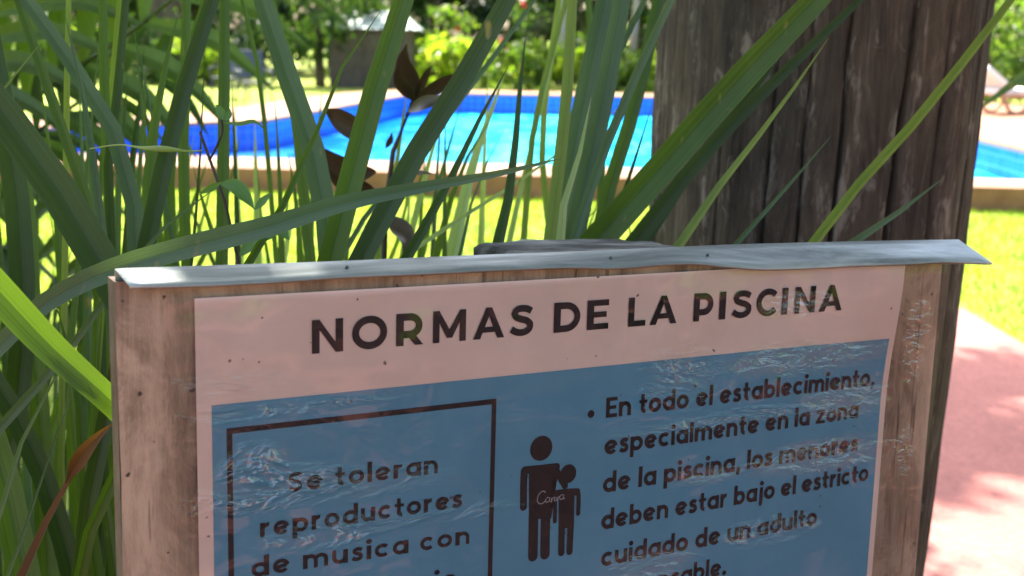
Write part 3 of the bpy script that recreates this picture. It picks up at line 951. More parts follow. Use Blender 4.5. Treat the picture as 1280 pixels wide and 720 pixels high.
for (ex, ey, ez, r0) in ((-.75, 3.0, 4.8, .13), (1.5, 2.6, 4.7, .12), (-2.9, -.3, 4.4, .11), (.2, 3.4, 5.0, .13), (2.4, 1.0, 4.6, .1), (.1, 6.6, 8.2, .12)):
    a = Vector((TX + .02, TY, ZT - .25)); e = Vector((TX + ex, TY + ey, ez))
    mid = a.lerp(e, .5) + Vector((0, 0, .35))
    mb.tube(crom([a, mid, e], 10), [r0 * (1 - .07 * k) for k in range(11)], 10)
mb.build('limb', M['bark'], tree)

def leaf_cloud(mb_, rng_, n_, sampler, size, aspect=2.2, droop=0.0):
    for _ in range(n_):
        c = Vector(sampler(rng_))
        t = Vector((rng_.gauss(0, 1), rng_.gauss(0, 1), rng_.gauss(0, 1) - droop)).normalized()
        s_ = t.cross(Vector((rng_.gauss(0, 1), rng_.gauss(0, 1), rng_.gauss(0, 1)))).normalized()
        l = size * rng_.uniform(.6, 1.3); w_ = l / aspect
        nrm = t.cross(s_) * l * .12
        mb_.add([c - t * l * .5, c + s_ * w_ * .5 + nrm, c + t * l * .5, c - s_ * w_ * .5 + nrm], [(0, 1, 2, 3)])
def clumps(rng_, n_, box_sampler, rad):
    cs = [(Vector(box_sampler(rng_)), rad * rng_.uniform(.6, 1.3)) for _ in range(n_)]
    def smp(r):
        c, q = cs[r.randrange(len(cs))]
        d = Vector((r.gauss(0, 1), r.gauss(0, 1), r.gauss(0, .7)))
        d = d.normalized() * q * r.random() ** .45
        return c + d
    return smp
LIT = at(40, 410, .67)
LIT2 = at(100, 468, .68)
sh = Vector((SUNDIR.x / SUNDIR.z, SUNDIR.y / SUNDIR.z))
def canopy_box(r):
    while True:
        gx, gy, h = r.uniform(-4.2, 3.4), r.uniform(-1.2, 5.6), r.uniform(4.0, 5.9)
        if gx > 1.0: h += 3.6
        # thinner over the path on the right, open beyond
        if gx > .9 and 2.3 < gy < 3.35: continue
        if gx > .9 and gy > 3.35 and r.random() < .15: continue
        if gx > 1.2 and gy > 4.6: continue
        if gy > 4.4 + .5 * math.sin(gx * 2.1) and r.random() < .8: continue
        return (gx + sh.x * h, gy + sh.y * h, h)
rng = random.Random(11)
base_s = clumps(rng, 150, canopy_box, .55)
def near_ray(p, q, rad):
    e = p - q; e = e - SUNDIR * e.dot(SUNDIR)
    return e.length < rad
def canopy_s(r):
    while True:
        p = base_s(r)
        if near_ray(p, LIT, .13) or near_ray(p, LIT2, .09): continue
        return p
def over_sign(r):  # extra unseen leaf clumps, added to keep sun off the sign
    gx, gy, h = r.uniform(-.9, 1.1), r.uniform(-.2, 2.2), r.uniform(4.2, 5.6)
    return (gx + sh.x * h, gy + sh.y * h, h)
over_s = clumps(rng, 46, over_sign, .45)
def over_c(r):
    while True:
        p = over_s(r)
        if near_ray(p, LIT, .13) or near_ray(p, LIT2, .09): continue
        return p
mb = MB(); leaf_cloud(mb, rng, 30000, canopy_s, .17, 2.0); leaf_cloud(mb, rng, 9000, over_c, .17, 2.0)
def over_path(r):  # unseen leaf clumps added to dapple the path with shade
    gx, gy, h = r.uniform(1.0, 3.6), r.uniform(3.35, 4.85), r.uniform(7.4, 9.2)
    return (gx + sh.x * h, gy + sh.y * h, h)
leaf_cloud(mb, rng, 5200, clumps(rng, 46, over_path, .36), .15, 2.0)
mb.build('crown', M['tree_leaf'], tree)

# ------------------------------------------------------------------ STRAP-LEAVED CLUMPS round the sign
def blade_mesh(mb_, pts3, wid, tip=True, n_=18, fold=.22, twist=0.0, twist2=0.0, taper=.45, wbase=.75):
    cs = crom(pts3, n_)
    tot = 0; ln = [0]
    for i in range(n_): tot += (cs[i + 1] - cs[i]).length; ln.append(tot)
    vs_, uv_, fs_ = [], [], []
    for i in range(n_ + 1):
        t = ln[i] / tot
        T_ = (cs[min(i + 1, n_)] - cs[max(i - 1, 0)]).normalized()
        vw = (CAM - cs[i]).normalized()
        sd = T_.cross(vw).normalized(); nm = sd.cross(T_).normalized()
        ang = twist + twist2 * t
        sd, nm = sd * math.cos(ang) + nm * math.sin(ang), nm * math.cos(ang) - sd * math.sin(ang)
        wf = wbase + (1 - wbase) * sstep(0, .35, t)
        if t > 1 - taper: 
            q = (1 - t) / taper
            wf *= max(.02, q ** .75 if q < 1 else 1)
        hw = wid * .5 * wf
        for k, (a, b) in enumerate(((-1, .5), (-.5, .12), (-.06, -.5), (.06, -.5), (.5, .12), (1, .5))):
            vs_.append(cs[i] + sd * a * hw + nm * b * hw * fold * 2)
            uv_.append(((a + 1) / 2, ln[i]))
    for i in range(n_):
        for k in range(5):
            a = i * 6 + k
            fs_.append((a, a + 1, a + 7, a + 6))
    b0_ = len(mb_.v)
    for i in range(n_ + 1):
        for k in range(6): mb_.tp[b0_ + i * 6 + k] = ln[i] / tot
    mb_.add(vs_, fs_, uv_)
clump_roots = {}
def clump(key, px, depth, label):
    p = at(px, 400, depth); 
    clump_roots[key] = thing('strap_leaf_plant', (p.x, p.y, 0), label, 'plant', 'strap-leaved plants round the sign')
    return clump_roots[key]
clump('far_left', -40, .95, 'dense clump of long dark strap leaves left of the board at the photo\'s left edge')
clump('left', 215, 1.12, 'tall strap-leaved clump rising behind the board\'s upper left corner')
clump('mid_left', 430, 1.18, 'strap-leaved clump with broad slanting leaves beside the dark purple plant')
clump('mid', 600, 1.22, 'strap-leaved clump with pointed slanting leaves just left of the grey post top')
clump('mid_right', 715, 1.28, 'strap-leaved clump with upright bluish leaves between the grey post and the trunk')
clump('right', 830, 1.16, 'strap-leaved clump leaning right across the front of the weathered trunk')
def blade(key, pts, wpx, depth, mat='leaf_green', tip=True, dtip=0.0, twist=None, taper=None, fold=.22, root=True, ext=.34, seed=[0]):
    """pts: photo columns/rows from the lowest visible point to the tip"""
    seed[0] += 1
    r = random.Random(seed[0] * 7 + 1)
    par = clump_roots[key]
    n_ = len(pts)
    p3 = [at(x, y, depth + dtip * i / (n_ - 1)) for i, (x, y) in enumerate(pts)]
    if not tip:
        d = (p3[-1] - p3[-2]).normalized()
        p3.append(p3[-1] + d * ext * .5); p3.append(p3[-2] + d * ext + Vector((d.x * .06, .02, -.02)))
    low = []
    if root and p3[0].z > .05:
        a = p3[0]; d = (p3[1] - p3[0]).normalized()
        rt = Vector((a.x * .55 + par.location.x * .45 - d.x * .1, a.y * .6 + par.location.y * .4, .0))
        rt.y = max(rt.y, a.y - .05)
        m1 = a - d * min(.25, a.z * .4)
        low = [rt, rt.lerp(m1, .55) + Vector((0, .0, .03)), m1]
    mb_ = MB()
    tot_pts = low + p3
    vis = sum((tot_pts[i + 1] - tot_pts[i]).length for i in range(len(low), len(tot_pts) - 1))
    tl = sum((tot_pts[i + 1] - tot_pts[i]).length for i in range(len(tot_pts) - 1))
    tp = taper if taper is not None else min(.6, max(.25, vis / tl * (.75 if tip else .5)))
    wpx *= {'left': .80, 'mid_left': .86, 'far_left': .88, 'mid': .94}.get(key, 1.0) if wpx < 40 else .95
    blade_mesh(mb_, tot_pts, wpx * depth / FPX, tip, 26, fold, r.uniform(-.3, .3) if twist is None else twist, r.uniform(-.25, .25), tp)
    return mb_.build('leaf', M[mat], par)
B = blade
# --- left edge
B('far_left', [(140, 352), (74, 240), (0, 137), (-60, 60)], 48, .86, 'leaf_dark', False)
B('far_left', [(-35, 190), (0, 116), (50, 55)], 24, .9, 'leaf_lime', twist=.5)
B('far_left', [(125, 300), (110, 240), (85, 185), (60, 110), (23, 0)], 15, .98, 'leaf_green', False)
B('far_left', [(-20, 700), (20, 520), (28, 350), (12, 180), (-10, 60)], 34, 1.0, 'leaf_dark', False)
B('far_left', [(60, 720), (52, 560), (38, 400), (30, 250), (5, 120)], 30, 1.05, 'leaf_green', False)
B('far_left', [(0, 640), (30, 545), (72, 467), (110, 410)], 14, .8, 'leaf_blue')
B('far_left', [(35, 650), (62, 570), (85, 505), (100, 470)], 9, .85, 'leaf_blue')
B('far_left', [(120, 720), (105, 600), (95, 480), (70, 380)], 26, 1.0, 'leaf_green')
B('far_left', [(90, 720), (70, 640), (20, 520), (-30, 440)], 30, .95, 'leaf_dark', False)
B('far_left', [(140, 690), (128, 600), (122, 500), (128, 380)], 20, .92, 'leaf_green')
B('far_left', [(30, 720), (10, 620), (-20, 520)], 40, .9, 'leaf_green', False)
B('far_left', [(110, 660), (135, 560), (150, 480), (170, 400)], 26, 1.1, 'leaf_dark')
sunleaf = B('far_left', [(175, 540), (145, 508), (60, 430), (0, 366), (-60, 300)], 42, .69, 'leaf_green', False, dtip=-.05, twist=.15, root=False, ext=.15, taper=.3)
# the sunlit leaf springs from the stem mass low at the left
# --- behind the upper left corner
B('left', [(170, 330), (165, 240), (135, 150), (108, 105), (75, 60), (33, 0)], 26, .98, 'leaf_blue', False)
B('left', [(82, 300), (83, 200), (84, 100), (86, 0)], 10, 1.02, 'leaf_lime', False)
B('left', [(128, 300), (121, 240), (107, 134), (81, 18)], 26, .93, 'leaf_blue')
B('left', [(138, 330), (136, 240), (131, 134), (128, 0)], 16, 1.05, 'leaf_green', False)
B('left', [(130, 320), (134, 240), (141, 100), (150, 0)], 12, 1.1, 'leaf_lime', False)
B('left', [(140, 330), (135, 210), (146, 120), (157, 0)], 14, 1.0, 'leaf_dark', False)
B('left', [(205, 240), (187, 130), (163, 22)], 11, 1.2, 'leaf_blue')
B('left', [(188, 320), (186, 220), (202, 105), (224, 12)], 34, 1.06, 'leaf_green')
B('left', [(178, 332), (197, 240), (216, 165), (240, 78), (268, -8)], 27, .92, 'leaf_dark', False)
B('left', [(233, 320), (229, 230), (231, 100), (233, 0)], 17, 1.1, 'leaf_green', False)
B('left', [(277, 330), (279, 200), (280, 100), (281, 0)], 19, 1.08, 'leaf_green', False)
B('left', [(239, 330), (248, 230), (254, 110), (257, 38)], 8, 1.0, 'leaf_dark')
B('left', [(215, 330), (210, 260), (216, 150), (250, 30), (262, -10)], 20, 1.25, 'leaf_green', False)
B('left', [(165, 335), (160, 250), (175, 130), (180, 60)], 22, 1.3, 'leaf_dark')
B('left', [(92, 428), (144, 360), (161, 328), (201, 287), (240, 258), (276, 230)], 20, .88, 'leaf_blue')
B('left', [(-30, 462), (0, 432), (44, 388), (100, 354), (161, 330), (235, 309), (336, 283), (430, 254), (540, 232), (618, 218), (702, 198)], 36, .80, 'leaf_blue', root=False, twist=.15, taper=.55, fold=.15)
B('left', [(120, 720), (130, 600), (128, 480), (120, 360), (100, 250)], 24, 1.2, 'leaf_dark')
# --- middle left
B('mid_left', [(412, 330), (405, 250), (394, 198), (375, 140), (350, 70), (326, -5)], 34, 1.04, 'leaf_blue', False)
B('mid_left', [(378, 230), (366, 110), (338, 0)], 16, 1.15, 'leaf_green', False)
B('mid_left', [(308, 333), (373, 220), (430, 80), (481, 6)], 18, .86, 'leaf_green', fold=.35)
B('mid_left', [(412, 328), (440, 218), (477, 84), (506, -5)], 36, .97, 'leaf_green', False)
B('mid_left', [(452, 326), (502, 224), (588, 84), (640, -10)], 33, .93, 'leaf_dark', False)
B('mid_left', [(345, 325), (335, 200), (318, 60), (300, -10)], 7, 1.3, 'leaf_green', False)
B('mid_left', [(352, 325), (349, 210), (343, 120)], 16, 1.2, 'leaf_green')
B('mid_left', [(300, 330), (296, 240), (293, 120)], 14, 1.7, 'leaf_pale')
B('mid_left', [(322, 325), (320, 230), (318, 145)], 17, 1.75, 'leaf_pale')
B('mid_left', [(375, 330), (372, 270), (360, 190)], 22, 1.35, 'leaf_green')
B('mid_left', [(470, 330), (492, 230), (505, 140), (512, 95)], 16, 1.4, 'leaf_lime')
# --- middle
B('mid', [(508, 324), (558, 234), (602, 144), (637, 80)], 24, .98, 'leaf_dark')
B('mid', [(565, 320), (590, 210), (632, 90)], 26, 1.5, 'leaf_pale')
B('mid', [(600, 320), (605, 200), (610, 90)], 13, 1.6, 'leaf_pale')
B('mid', [(622, 305), (637, 240), (649, 118), (658, 36)], 23, 1.08, 'leaf_dark')
B('mid', [(575, 320), (595, 235), (636, 150)], 9, 1.25, 'leaf_blue')
B('mid', [(655, 300), (669, 151), (700, 30)], 9, 1.35, 'leaf_lime', False)
B('mid', [(636, 305), (650, 240), (672, 150), (698, 52)], 10, 1.45, 'leaf_pale')
B('mid', [(545, 320), (560, 260), (580, 205), (612, 150)], 18, 1.35, 'leaf_green')
B('mid', [(588, 110), (625, 60), (668, 0)], 7, 1.2, 'leaf_blue', False)
B('mid', [(680, 205), (720, 175), (745, 160), (790, 120)], 8, 1.25, 'leaf_pale')
# --- middle right
B('mid_right', [(686, 312), (695, 240), (709, 118), (716, -5)], 16, 1.1, 'leaf_lime', False)
B('mid_right', [(700, 312), (709, 235), (735, 100), (757, -5)], 26, 1.2, 'leaf_blue', False)
B('mid_right', [(714, 312), (729, 240), (755, 118), (778, -5)], 27, 1.14, 'leaf_blue', False)
B('mid_right', [(700, 312), (708, 240), (722, 201), (739, 122)], 22, 1.06, 'leaf_pale')
B('mid_right', [(714, 312), (736, 240), (796, 91), (844, -12)], 12, 1.02, 'leaf_blue', False)
B('mid_right', [(725, 260), (745, 140), (769, 74), (808, -5)], 9, 1.22, 'leaf_blue', False)
B('mid_right', [(745, 305), (760, 240), (793, 134), (824, -5)], 18, 1.3, 'leaf_green', False)
B('mid_right', [(765, 305), (780, 240), (800, 180), (816, 128)], 14, 1.18, 'leaf_dark')
B('mid_right', [(750, 305), (752, 200), (740, 60), (735, -5)], 10, 1.5, 'leaf_green', False)
B('mid_right', [(700, 305), (745, 262), (790, 225)], 7, 1.4, 'leaf_lime')
B('mid_right', [(690, 310), (678, 200), (690, 60), (700, -5)], 9, 1.55, 'leaf_lime', False)
# --- across the trunk
B('right', [(745, 302), (800, 240), (931, 92), (1024, -5)], 38, 1.12, 'leaf_green', False, twist=-.1)
B('right', [(790, 308), (841, 240), (905, 165), (969, 101), (1080, -5)], 44, 1.16, 'leaf_dark', False, twist=.1, ext=.1, taper=.65)
B('right', [(850, 306), (894, 240), (972, 139), (1036, 47)], 17, 1.05, 'leaf_lime')
B('right', [(800, 306), (880, 190), (960, 90), (995, 40)], 24, 1.19, 'leaf_dark')
B('right', [(920, 305), (980, 238), (1040, 169)], 14, 1.14, 'leaf_blue')
B('right', [(1018, 303), (1066, 240), (1137, 161), (1268, -5)], 12, 1.1, 'leaf_lime', False, fold=.5)
B('right', [(1062, 306), (1110, 275), (1150, 245), (1180, 222)], 24, 1.12, 'leaf_blue')

rf = random.Random(8)
for k in range(9):
    x0 = rf.uniform(60, 330); dp = rf.uniform(1.05, 1.5); lean = rf.uniform(-30, 30)
    B('left', [(x0, 335), (x0 + lean * .3, 240), (x0 + lean, rf.uniform(-40, 120))], rf.uniform(13, 24), dp, rf.choice(['leaf_dark', 'leaf_green', 'leaf_blue', 'leaf_green']), twist=rf.uniform(-.9, .9))
for k in range(9):
    x0 = rf.uniform(340, 560); dp = rf.uniform(1.3, 1.7); lean = rf.uniform(0, 60)
    B('mid_left', [(x0, 335), (x0 + lean * .35, 250), (x0 + lean, rf.uniform(110, 210))], rf.uniform(9, 17), dp, rf.choice(['leaf_green', 'leaf_pale', 'leaf_blue', 'leaf_green']))
# leaves that fill the depth of the clumps, left of the board and behind it
rf = random.Random(21)
for k in range(46):
    x0 = rf.uniform(-90, 140); dp = rf.uniform(1.0, 1.9)
    top = rf.uniform(40, 420); lean = rf.uniform(-70, 70)
    B('far_left', [(x0, 760), (x0 + lean * .2, 600), (x0 + lean * .5, 430 * .5 + top * .5 + 60), (x0 + lean, top)], rf.uniform(18, 34) / dp * 1.1, dp, rf.choice(['leaf_dark', 'leaf_dark', 'leaf_green', 'leaf_blue']), taper=.5)
for k in range(9):
    x0 = rf.uniform(140, 300); dp = rf.uniform(1.25, 1.9)
    top = rf.uniform(140, 250); lean = rf.uniform(-50, 60)
    B('left', [(x0, 335), (x0 + lean * .4, 290), (x0 + lean, top)], rf.uniform(14, 26) / dp * 1.1, dp, rf.choice(['leaf_dark', 'leaf_green', 'leaf_green', 'leaf_lime']))
for k in range(7):
    x0 = rf.uniform(330, 560); dp = rf.uniform(1.4, 1.9)
    top = rf.uniform(150, 270); lean = rf.uniform(-40, 50)
    B('mid_left', [(x0, 335), (x0 + lean * .4, 300), (x0 + lean, top)], rf.uniform(12, 22) / dp, dp, rf.choice(['leaf_green', 'leaf_lime']))
for k in range(8):
    x0 = rf.uniform(660, 800); dp = rf.uniform(1.3, 1.7)
    top = rf.uniform(190, 270); lean = rf.uniform(-20, 50)
    B('mid_right', [(x0, 325), (x0 + lean * .4, 295), (x0 + lean, top)], rf.uniform(9, 18) / dp, dp, rf.choice(['leaf_green', 'leaf_dark', 'leaf_blue']))

# the sunlit leaf gets its lower length down to the clump root
# dry brown stalk
t = at(141, 529, .74)
stalk = thing('dry_stalk', (at(29, 720, .78).x - .09, at(29, 720, .78).y + .02, 0), 'dry brown stalk slanting down from the board\'s left edge', 'dead stalk')
mb = MB(); blade_mesh(mb, [Vector((stalk.location.x, stalk.location.y, 0)), stalk.location.lerp(at(29, 720, .78), .5) + Vector((-.02, 0, 0)), at(29, 720, .78), at(56, 660, .77), at(83, 604, .76), at(118, 556, .745), at(146, 524, .74)], 15 * .76 / FPX, True, 24, .5, .3, .5, .12)
mb.build('stalk', M['leaf_dry'], stalk)
mb = MB(); blade_mesh(mb, [at(83, 604, .757), at(100, 572, .748), at(120, 548, .742), at(140, 530, .738)], 19 * .75 / FPX, True, 12, .4, -.3, .4, .5, .2)
mb.build('sheath', M['leaf_dry'], stalk)

# leaf behind the trunk on the right
p = at(1330, 200, 2.6)
rp = thing('strap_leaf_plant', (p.x, p.y, 0), 'bluish strap-leaved plant reaching in from the right edge beside the trunk', 'plant', 'strap-leaved plants round the sign')
clump_roots['edge'] = rp
B('edge', [(1360, 60), (1280, 96), (1216, 142)], 15, 2.5, 'leaf_blue', root=False)
mb = MB(); blade_mesh(mb, [Vector((p.x + .05, p.y, 0)), at(1400, 330, 2.55), at(1395, 100, 2.5), at(1362, 58, 2.5)], .03, True, 20, .2, .3, .2, .3)
mb.build('leaf', M['leaf_blue'], rp)
for k in range(5):
    mb = MB(); a = k * 1.3
    blade_mesh(mb, [Vector((p.x + .1, p.y, 0)), Vector((p.x + .3 + .1 * math.cos(a), p.y + .1 * math.sin(a), .5)), Vector((p.x + .5 + .25 * math.cos(a), p.y + .3 * math.sin(a), .9 + .1 * k))], .03, True, 16, .2, .3, .2, .4)
    mb.build('leaf', M['leaf_blue'], rp)

# ------------------------------------------------------------------ DARK PURPLE PLANT AND SEEDLING
def oval_leaf(mb_, pts3, wid, twist=0.0, cup=.25, n_=14):
    cs = crom(pts3, n_); vs_, uv_, fs_ = [], [], []
    for i in range(n_ + 1):
        t = i / n_
        T_ = (cs[min(i + 1, n_)] - cs[max(i - 1, 0)]).normalized()
        vw = (CAM - cs[i]).normalized()
        sd = T_.cross(vw).normalized(); nm = sd.cross(T_).normalized()
        sd, nm = sd * math.cos(twist) + nm * math.sin(twist), nm * math.cos(twist) - sd * math.sin(twist)
        hw = wid * .5 * max(.03, math.sin(math.pi * min(1, (t * .96 + .03) ** .85)) ** 1.15)
        for a in (-1, -.5, 0, .5, 1):
            vs_.append(cs[i] + sd * a * hw + nm * (a * a - .3) * hw * cup)
            uv_.append(((a + 1) / 2 * .4, t * .2))
    for i in range(n_):
        for k in range(4):
            a = i * 5 + k; fs_.append((a, a + 1, a + 6, a + 5))
    mb_.add(vs_, fs_, uv_)
PD = 1.34
b0 = at(482, 330, PD)
pp = thing('purple_leaf_plant', (b0.x, b0.y, 0), 'dark purple-leaved plant on a thin stem in front of the pool', 'plant')
mb = MB(); mb.tube(crom([Vector((b0.x, b0.y, 0)), at(480, 330, PD), at(485, 230, PD), at(498, 165, PD), at(517, 125, PD)], 20), [.006 - .00015 * k for k in range(21)], 8)
mb.build('stem', M['stem_dark'], pp)
D = 1.30
for pts, wd, tw in (([(517, 126), (512, 100), (505, 78), (508, 55)], 30, .2), ([(517, 126), (508, 112), (500, 98), (496, 80)], 26, .6), ([(518, 125), (528, 105), (535, 90), (540, 82)], 12, .3),
                    ([(518, 127), (540, 112), (565, 98), (590, 92)], 22, -.5), ([(510, 139), (525, 131), (545, 126), (562, 124)], 22, .5),
                    ([(466, 172), (440, 160), (415, 143), (404, 136)], 34, -.2), ([(470, 215), (440, 215), (415, 200), (392, 178)], 36, .3), ([(482, 185), (488, 175), (490, 165)], 9, 0),
                    ([(475, 250), (455, 235), (425, 228), (405, 205)], 24, .5), ([(484, 270), (500, 285), (508, 300), (505, 325)], 30, .3), ([(486, 225), (505, 218), (525, 216), (548, 218)], 10, .6)):
    mb = MB(); oval_leaf(mb, [at(x, y, D - .02 * k) for k, (x, y) in enumerate(pts)], wd * .85 * D / FPX, tw)
    mb.build('leaf', M['leaf_purple'], pp)
b0 = at(300, 340, 1.0)
wp = thing('weed_seedling', (b0.x, b0.y, 0), 'slender weed with small pale green leaves and a dark bent stem behind the sign', 'weed')
mb = MB()
mb.tube(crom([Vector((b0.x, b0.y, 0)), at(300, 335, 1.0), at(285, 265, 1.0), at(270, 220, 1.0), at(258, 190, 1.0), at(250, 165, 1.0)], 20), [.0028 - .00007 * k for k in range(21)], 6)
mb.tube(crom([at(262, 200, 1.0), at(270, 185, 1.0), at(278, 160, 1.0), at(276, 145, 1.0)], 8), .0012, 6)
mb.build('stem', M['stem_dark'], wp)
for pts, wd in (([(279, 150), (276, 140), (270, 130)], 12), ([(279, 150), (286, 143), (288, 136)], 10), ([(279, 153), (300, 155), (318, 152), (334, 166)], 6), ([(276, 230), (292, 232), (306, 245), (318, 262)], 20),
                ([(276, 228), (262, 236), (248, 243)], 9), ([(330, 290), (345, 285), (362, 300)], 22), ([(318, 262), (330, 250), (340, 240)], 10), ([(300, 320), (320, 300), (345, 296)], 18)):
    mb = MB(); oval_leaf(mb, [at(x, y, .99) for x, y in pts], wd * .99 / FPX, .3)
    mb.build('leaf', M['weed'], wp)
# thin pale dry strand caught across the leaves
st = MB(); st.tube(crom([at(112, 186, .9), at(150, 181, .9), at(180, 185, .895), at(205, 186, .9), at(240, 189, .92), at(252, 188, .93)], 20), [.0006 + .0022 * math.exp(-((k - 12) / 3.0) ** 2) for k in range(21)], 6)
tag(st.build('dry_strand', M['leaf_pale']), 'thin pale dry strand stretched across the upright leaves at upper left', 'dry strand')

# palm behind, upper left
b0 = Vector((-1.75, 2.75, 0))
palm = thing('palm_shrub', b0, 'dark palm with long blurred leaflets in the upper left corner', 'palm')
mb = MB(); mb.tube([b0, b0 + Vector((0, 0, .5)), b0 + Vector((.02, 0, .95))], [.05, .045, .035], 10); mb.build('stem', M['bark'], palm)
def frond(pts, ln, wd, n_=13, sgn=(1, -1), mat='leaf_green', spread=.9):
    cs = crom(pts, n_)
    mb_ = MB(); mb_.tube(cs, [.009 * (1 - .6 * k / n_) for k in range(n_ + 1)], 6)
    for i in range(2, n_ + 1):
        T_ = (cs[min(i + 1, n_)] - cs[i - 1]).normalized()
        sdv = T_.cross(Vector((0, -1, .3))).normalized()
        for s_ in sgn:
            d = (T_ * .75 + sdv * s_ * spread + Vector((0, -.1, -.1))).normalized()
            l = ln * (1 - .5 * abs(i / n_ - .45))
            blade_mesh(mb_, [cs[i], cs[i] + d * l * .5 + Vector((0, 0, .02)), cs[i] + d * l + Vector((0, 0, -.12 * l))], wd, True, 8, .2, .2, .2, .6, .4)
    return mb_.build('frond', M[mat], palm)
top = b0 + Vector((.02, 0, .95))
frond([top, at(-40, 190, 2.7), at(60, 110, 2.6), at(190, 20, 2.5), at(260, -40, 2.5)], .42, .05)
frond([top, at(-60, 240, 2.7), at(40, 170, 2.6), at(130, 110, 2.6), at(190, 95, 2.6)], .26, .03, mat='leaf_dark')
frond([top, at(-90, 150, 2.6), at(-40, 60, 2.5), at(30, -50, 2.5)], .45, .05)
frond([top, at(-100, 320, 2.5), at(-30, 300, 2.3), at(50, 330, 2.2), at(90, 380, 2.1)], .30, .03, mat='leaf_dark')

# ------------------------------------------------------------------ BACKGROUND: trees, shrubs, hut, chairs
def bg_tree(x, y, h, tr, crown, n_, size, mat, label, bark='bark', name='tree', seed=1, group='trees beyond the pool', droop=0.0, ncl=40):
    r = random.Random(seed)
    t_o = thing(name, (x, y, 0), label, 'tree', group)
    mb_ = MB()
    mb_.tube(crom([(x, y, -.1), (x + r.uniform(-.1, .1), y, h * .35), (x + r.uniform(-.3, .3), y, h * .8)], 8), [tr * (1 - .07 * k) for k in range(9)], 12)
    for k in range(4):
        a = r.uniform(0, 6.28); z0 = h * r.uniform(.35, .6)
        mb_.tube([(x, y, z0), (x + math.cos(a) * crown * .35, y + math.sin(a) * crown * .35, z0 + h * .14), (x + math.cos(a) * crown * .7, y + math.sin(a) * crown * .7, z0 + h * .22)], [tr * .4, tr * .28, tr * .12], 8)
    mb_.build('trunk', M[bark], t_o)
    z_lo = h * (.42 if droop == 0 else .12)
    def bx(r2):
        while True:
            a, q, zz = r2.uniform(0, 6.28), r2.random() ** .5, r2.random()
            rad = crown * (math.sin(math.pi * (zz * .8 + .15))) * q
            return (x + math.cos(a) * rad, y + math.sin(a) * rad, z_lo + (h - z_lo) * zz)
    mb_ = MB(); leaf_cloud(mb_, r, n_, clumps(r, ncl, bx, crown * .28), size, 1.9, droop)
    mb_.build('crown', M[mat], t_o)
    return t_o
def shrub(x, y, h, w_, n_, size, mat, label, seed, group=None, flowers=None, z0=0.0, aspect=2.4):
    r = random.Random(seed)
    s_o = thing('shrub', (x, y, z0), label, 'shrub', group)
    mb_ = MB()
    for k in range(6):
        a = r.uniform(0, 6.28)
        mb_.tube([(x, y, z0), (x + math.cos(a) * w_ * .25, y + math.sin(a) * w_ * .2, z0 + h * .5), (x + math.cos(a) * w_ * .4, y + math.sin(a) * w_ * .35, z0 + h * .85)], [.03, .02, .01], 6)
    mb_.build('stem', M['bark'], s_o)
    def bx(r2):
        a, q, zz = r2.uniform(0, 6.28), r2.random() ** .5, r2.random()
        rad = w_ * .5 * (1 - .35 * zz) * q
        return (x + math.cos(a) * rad, y + math.sin(a) * rad, z0 + h * (.08 + .87 * zz))
    mb_ = MB(); leaf_cloud(mb_, r, n_, clumps(r, 18, bx, w_ * .2), size, aspect)
    mb_.build('foliage', M[mat], s_o)
    if flowers:
        for k in range(flowers[1]):
            c = Vector(bx(r)) + Vector((0, -w_ * .25, .1)); mb_ = MB()
            leaf_cloud(mb_, r, 14, lambda q: c + Vector((q.gauss(0, .05), q.gauss(0, .05), q.gauss(0, .05))), .12, 1.4)
            mb_.build('flower', M[flowers[0]], s_o)
    return s_o
def gx(px, y): return (px - 640) / FPX * y * 1.0      # lateral place of a photo column at that distance
far = [(-15.5, 36, 9, .22, 'tree_leaf'), (-11, 40, 10, .3, 'tree_leaf_dark'), (-4.4, 41, 10, .3, 'tree_leaf_dark'), (4.5, 42, 9, .26, 'tree_leaf'), (9.5, 40, 10, .3, 'tree_leaf_dark'), (14.5, 37, 9, .24, 'tree_leaf_light'), (20, 40, 10, .3, 'tree_leaf'), (-20, 40, 10, .3, 'tree_leaf_dark')]
lab = ['broad green tree far left beyond the pool', 'dark tall tree behind the left lawn', 'dark tree rising behind the low hut', 'green tree behind the bright shrub bed', 'dark tree hidden by the weathered trunk', 'light green tree at the far right beyond the loungers', 'green tree past the right edge of the garden', 'dark tree past the left edge of the garden']
for k, (x, y, h, tr_, mt) in enumerate(far):
    bg_tree(x, y, h, tr_, 4.2, 2600, .42, mt, lab[k], seed=40 + k)
bg_tree(gx(372, 27), 30.0, 5.2, .14, 1.9, 5200, .20, 'tree_leaf', 'weeping tree with hanging foliage left of the low hut', seed=60, droop=2.5, ncl=60, name='weeping_tree')
bg_tree(gx(694, 33), 33.5, 8, .17, 2.6, 1800, .3, 'tree_leaf', 'slim tree with a pale trunk above the bright shrubs', 'bark_pale', seed=61)
bg_tree(gx(782, 34), 34.5, 8, .12, 2.4, 1500, .3, 'tree_leaf_dark', 'thin pale-trunked tree close to the left side of the weathered trunk', 'bark_pale', seed=62)
bg_tree(gx(170, 30), 33, 8, .55, 3.0, 2200, .34, 'tree_leaf_dark', 'thick reddish-brown trunked tree behind the left leaves', seed=63)
# dark understorey hedge, bush by bush
for k in range(16):
    x = -19 + k * 2.6
    shrub(x, 37.5 + (k % 3) * .7, 4.4 + (k % 4) * .35, 3.4, 1500, .34, 'tree_leaf_dark' if k % 3 else 'tree_leaf', 'dark green bush in the far hedge behind the pool garden', 100 + k, 'bushes of the far hedge')
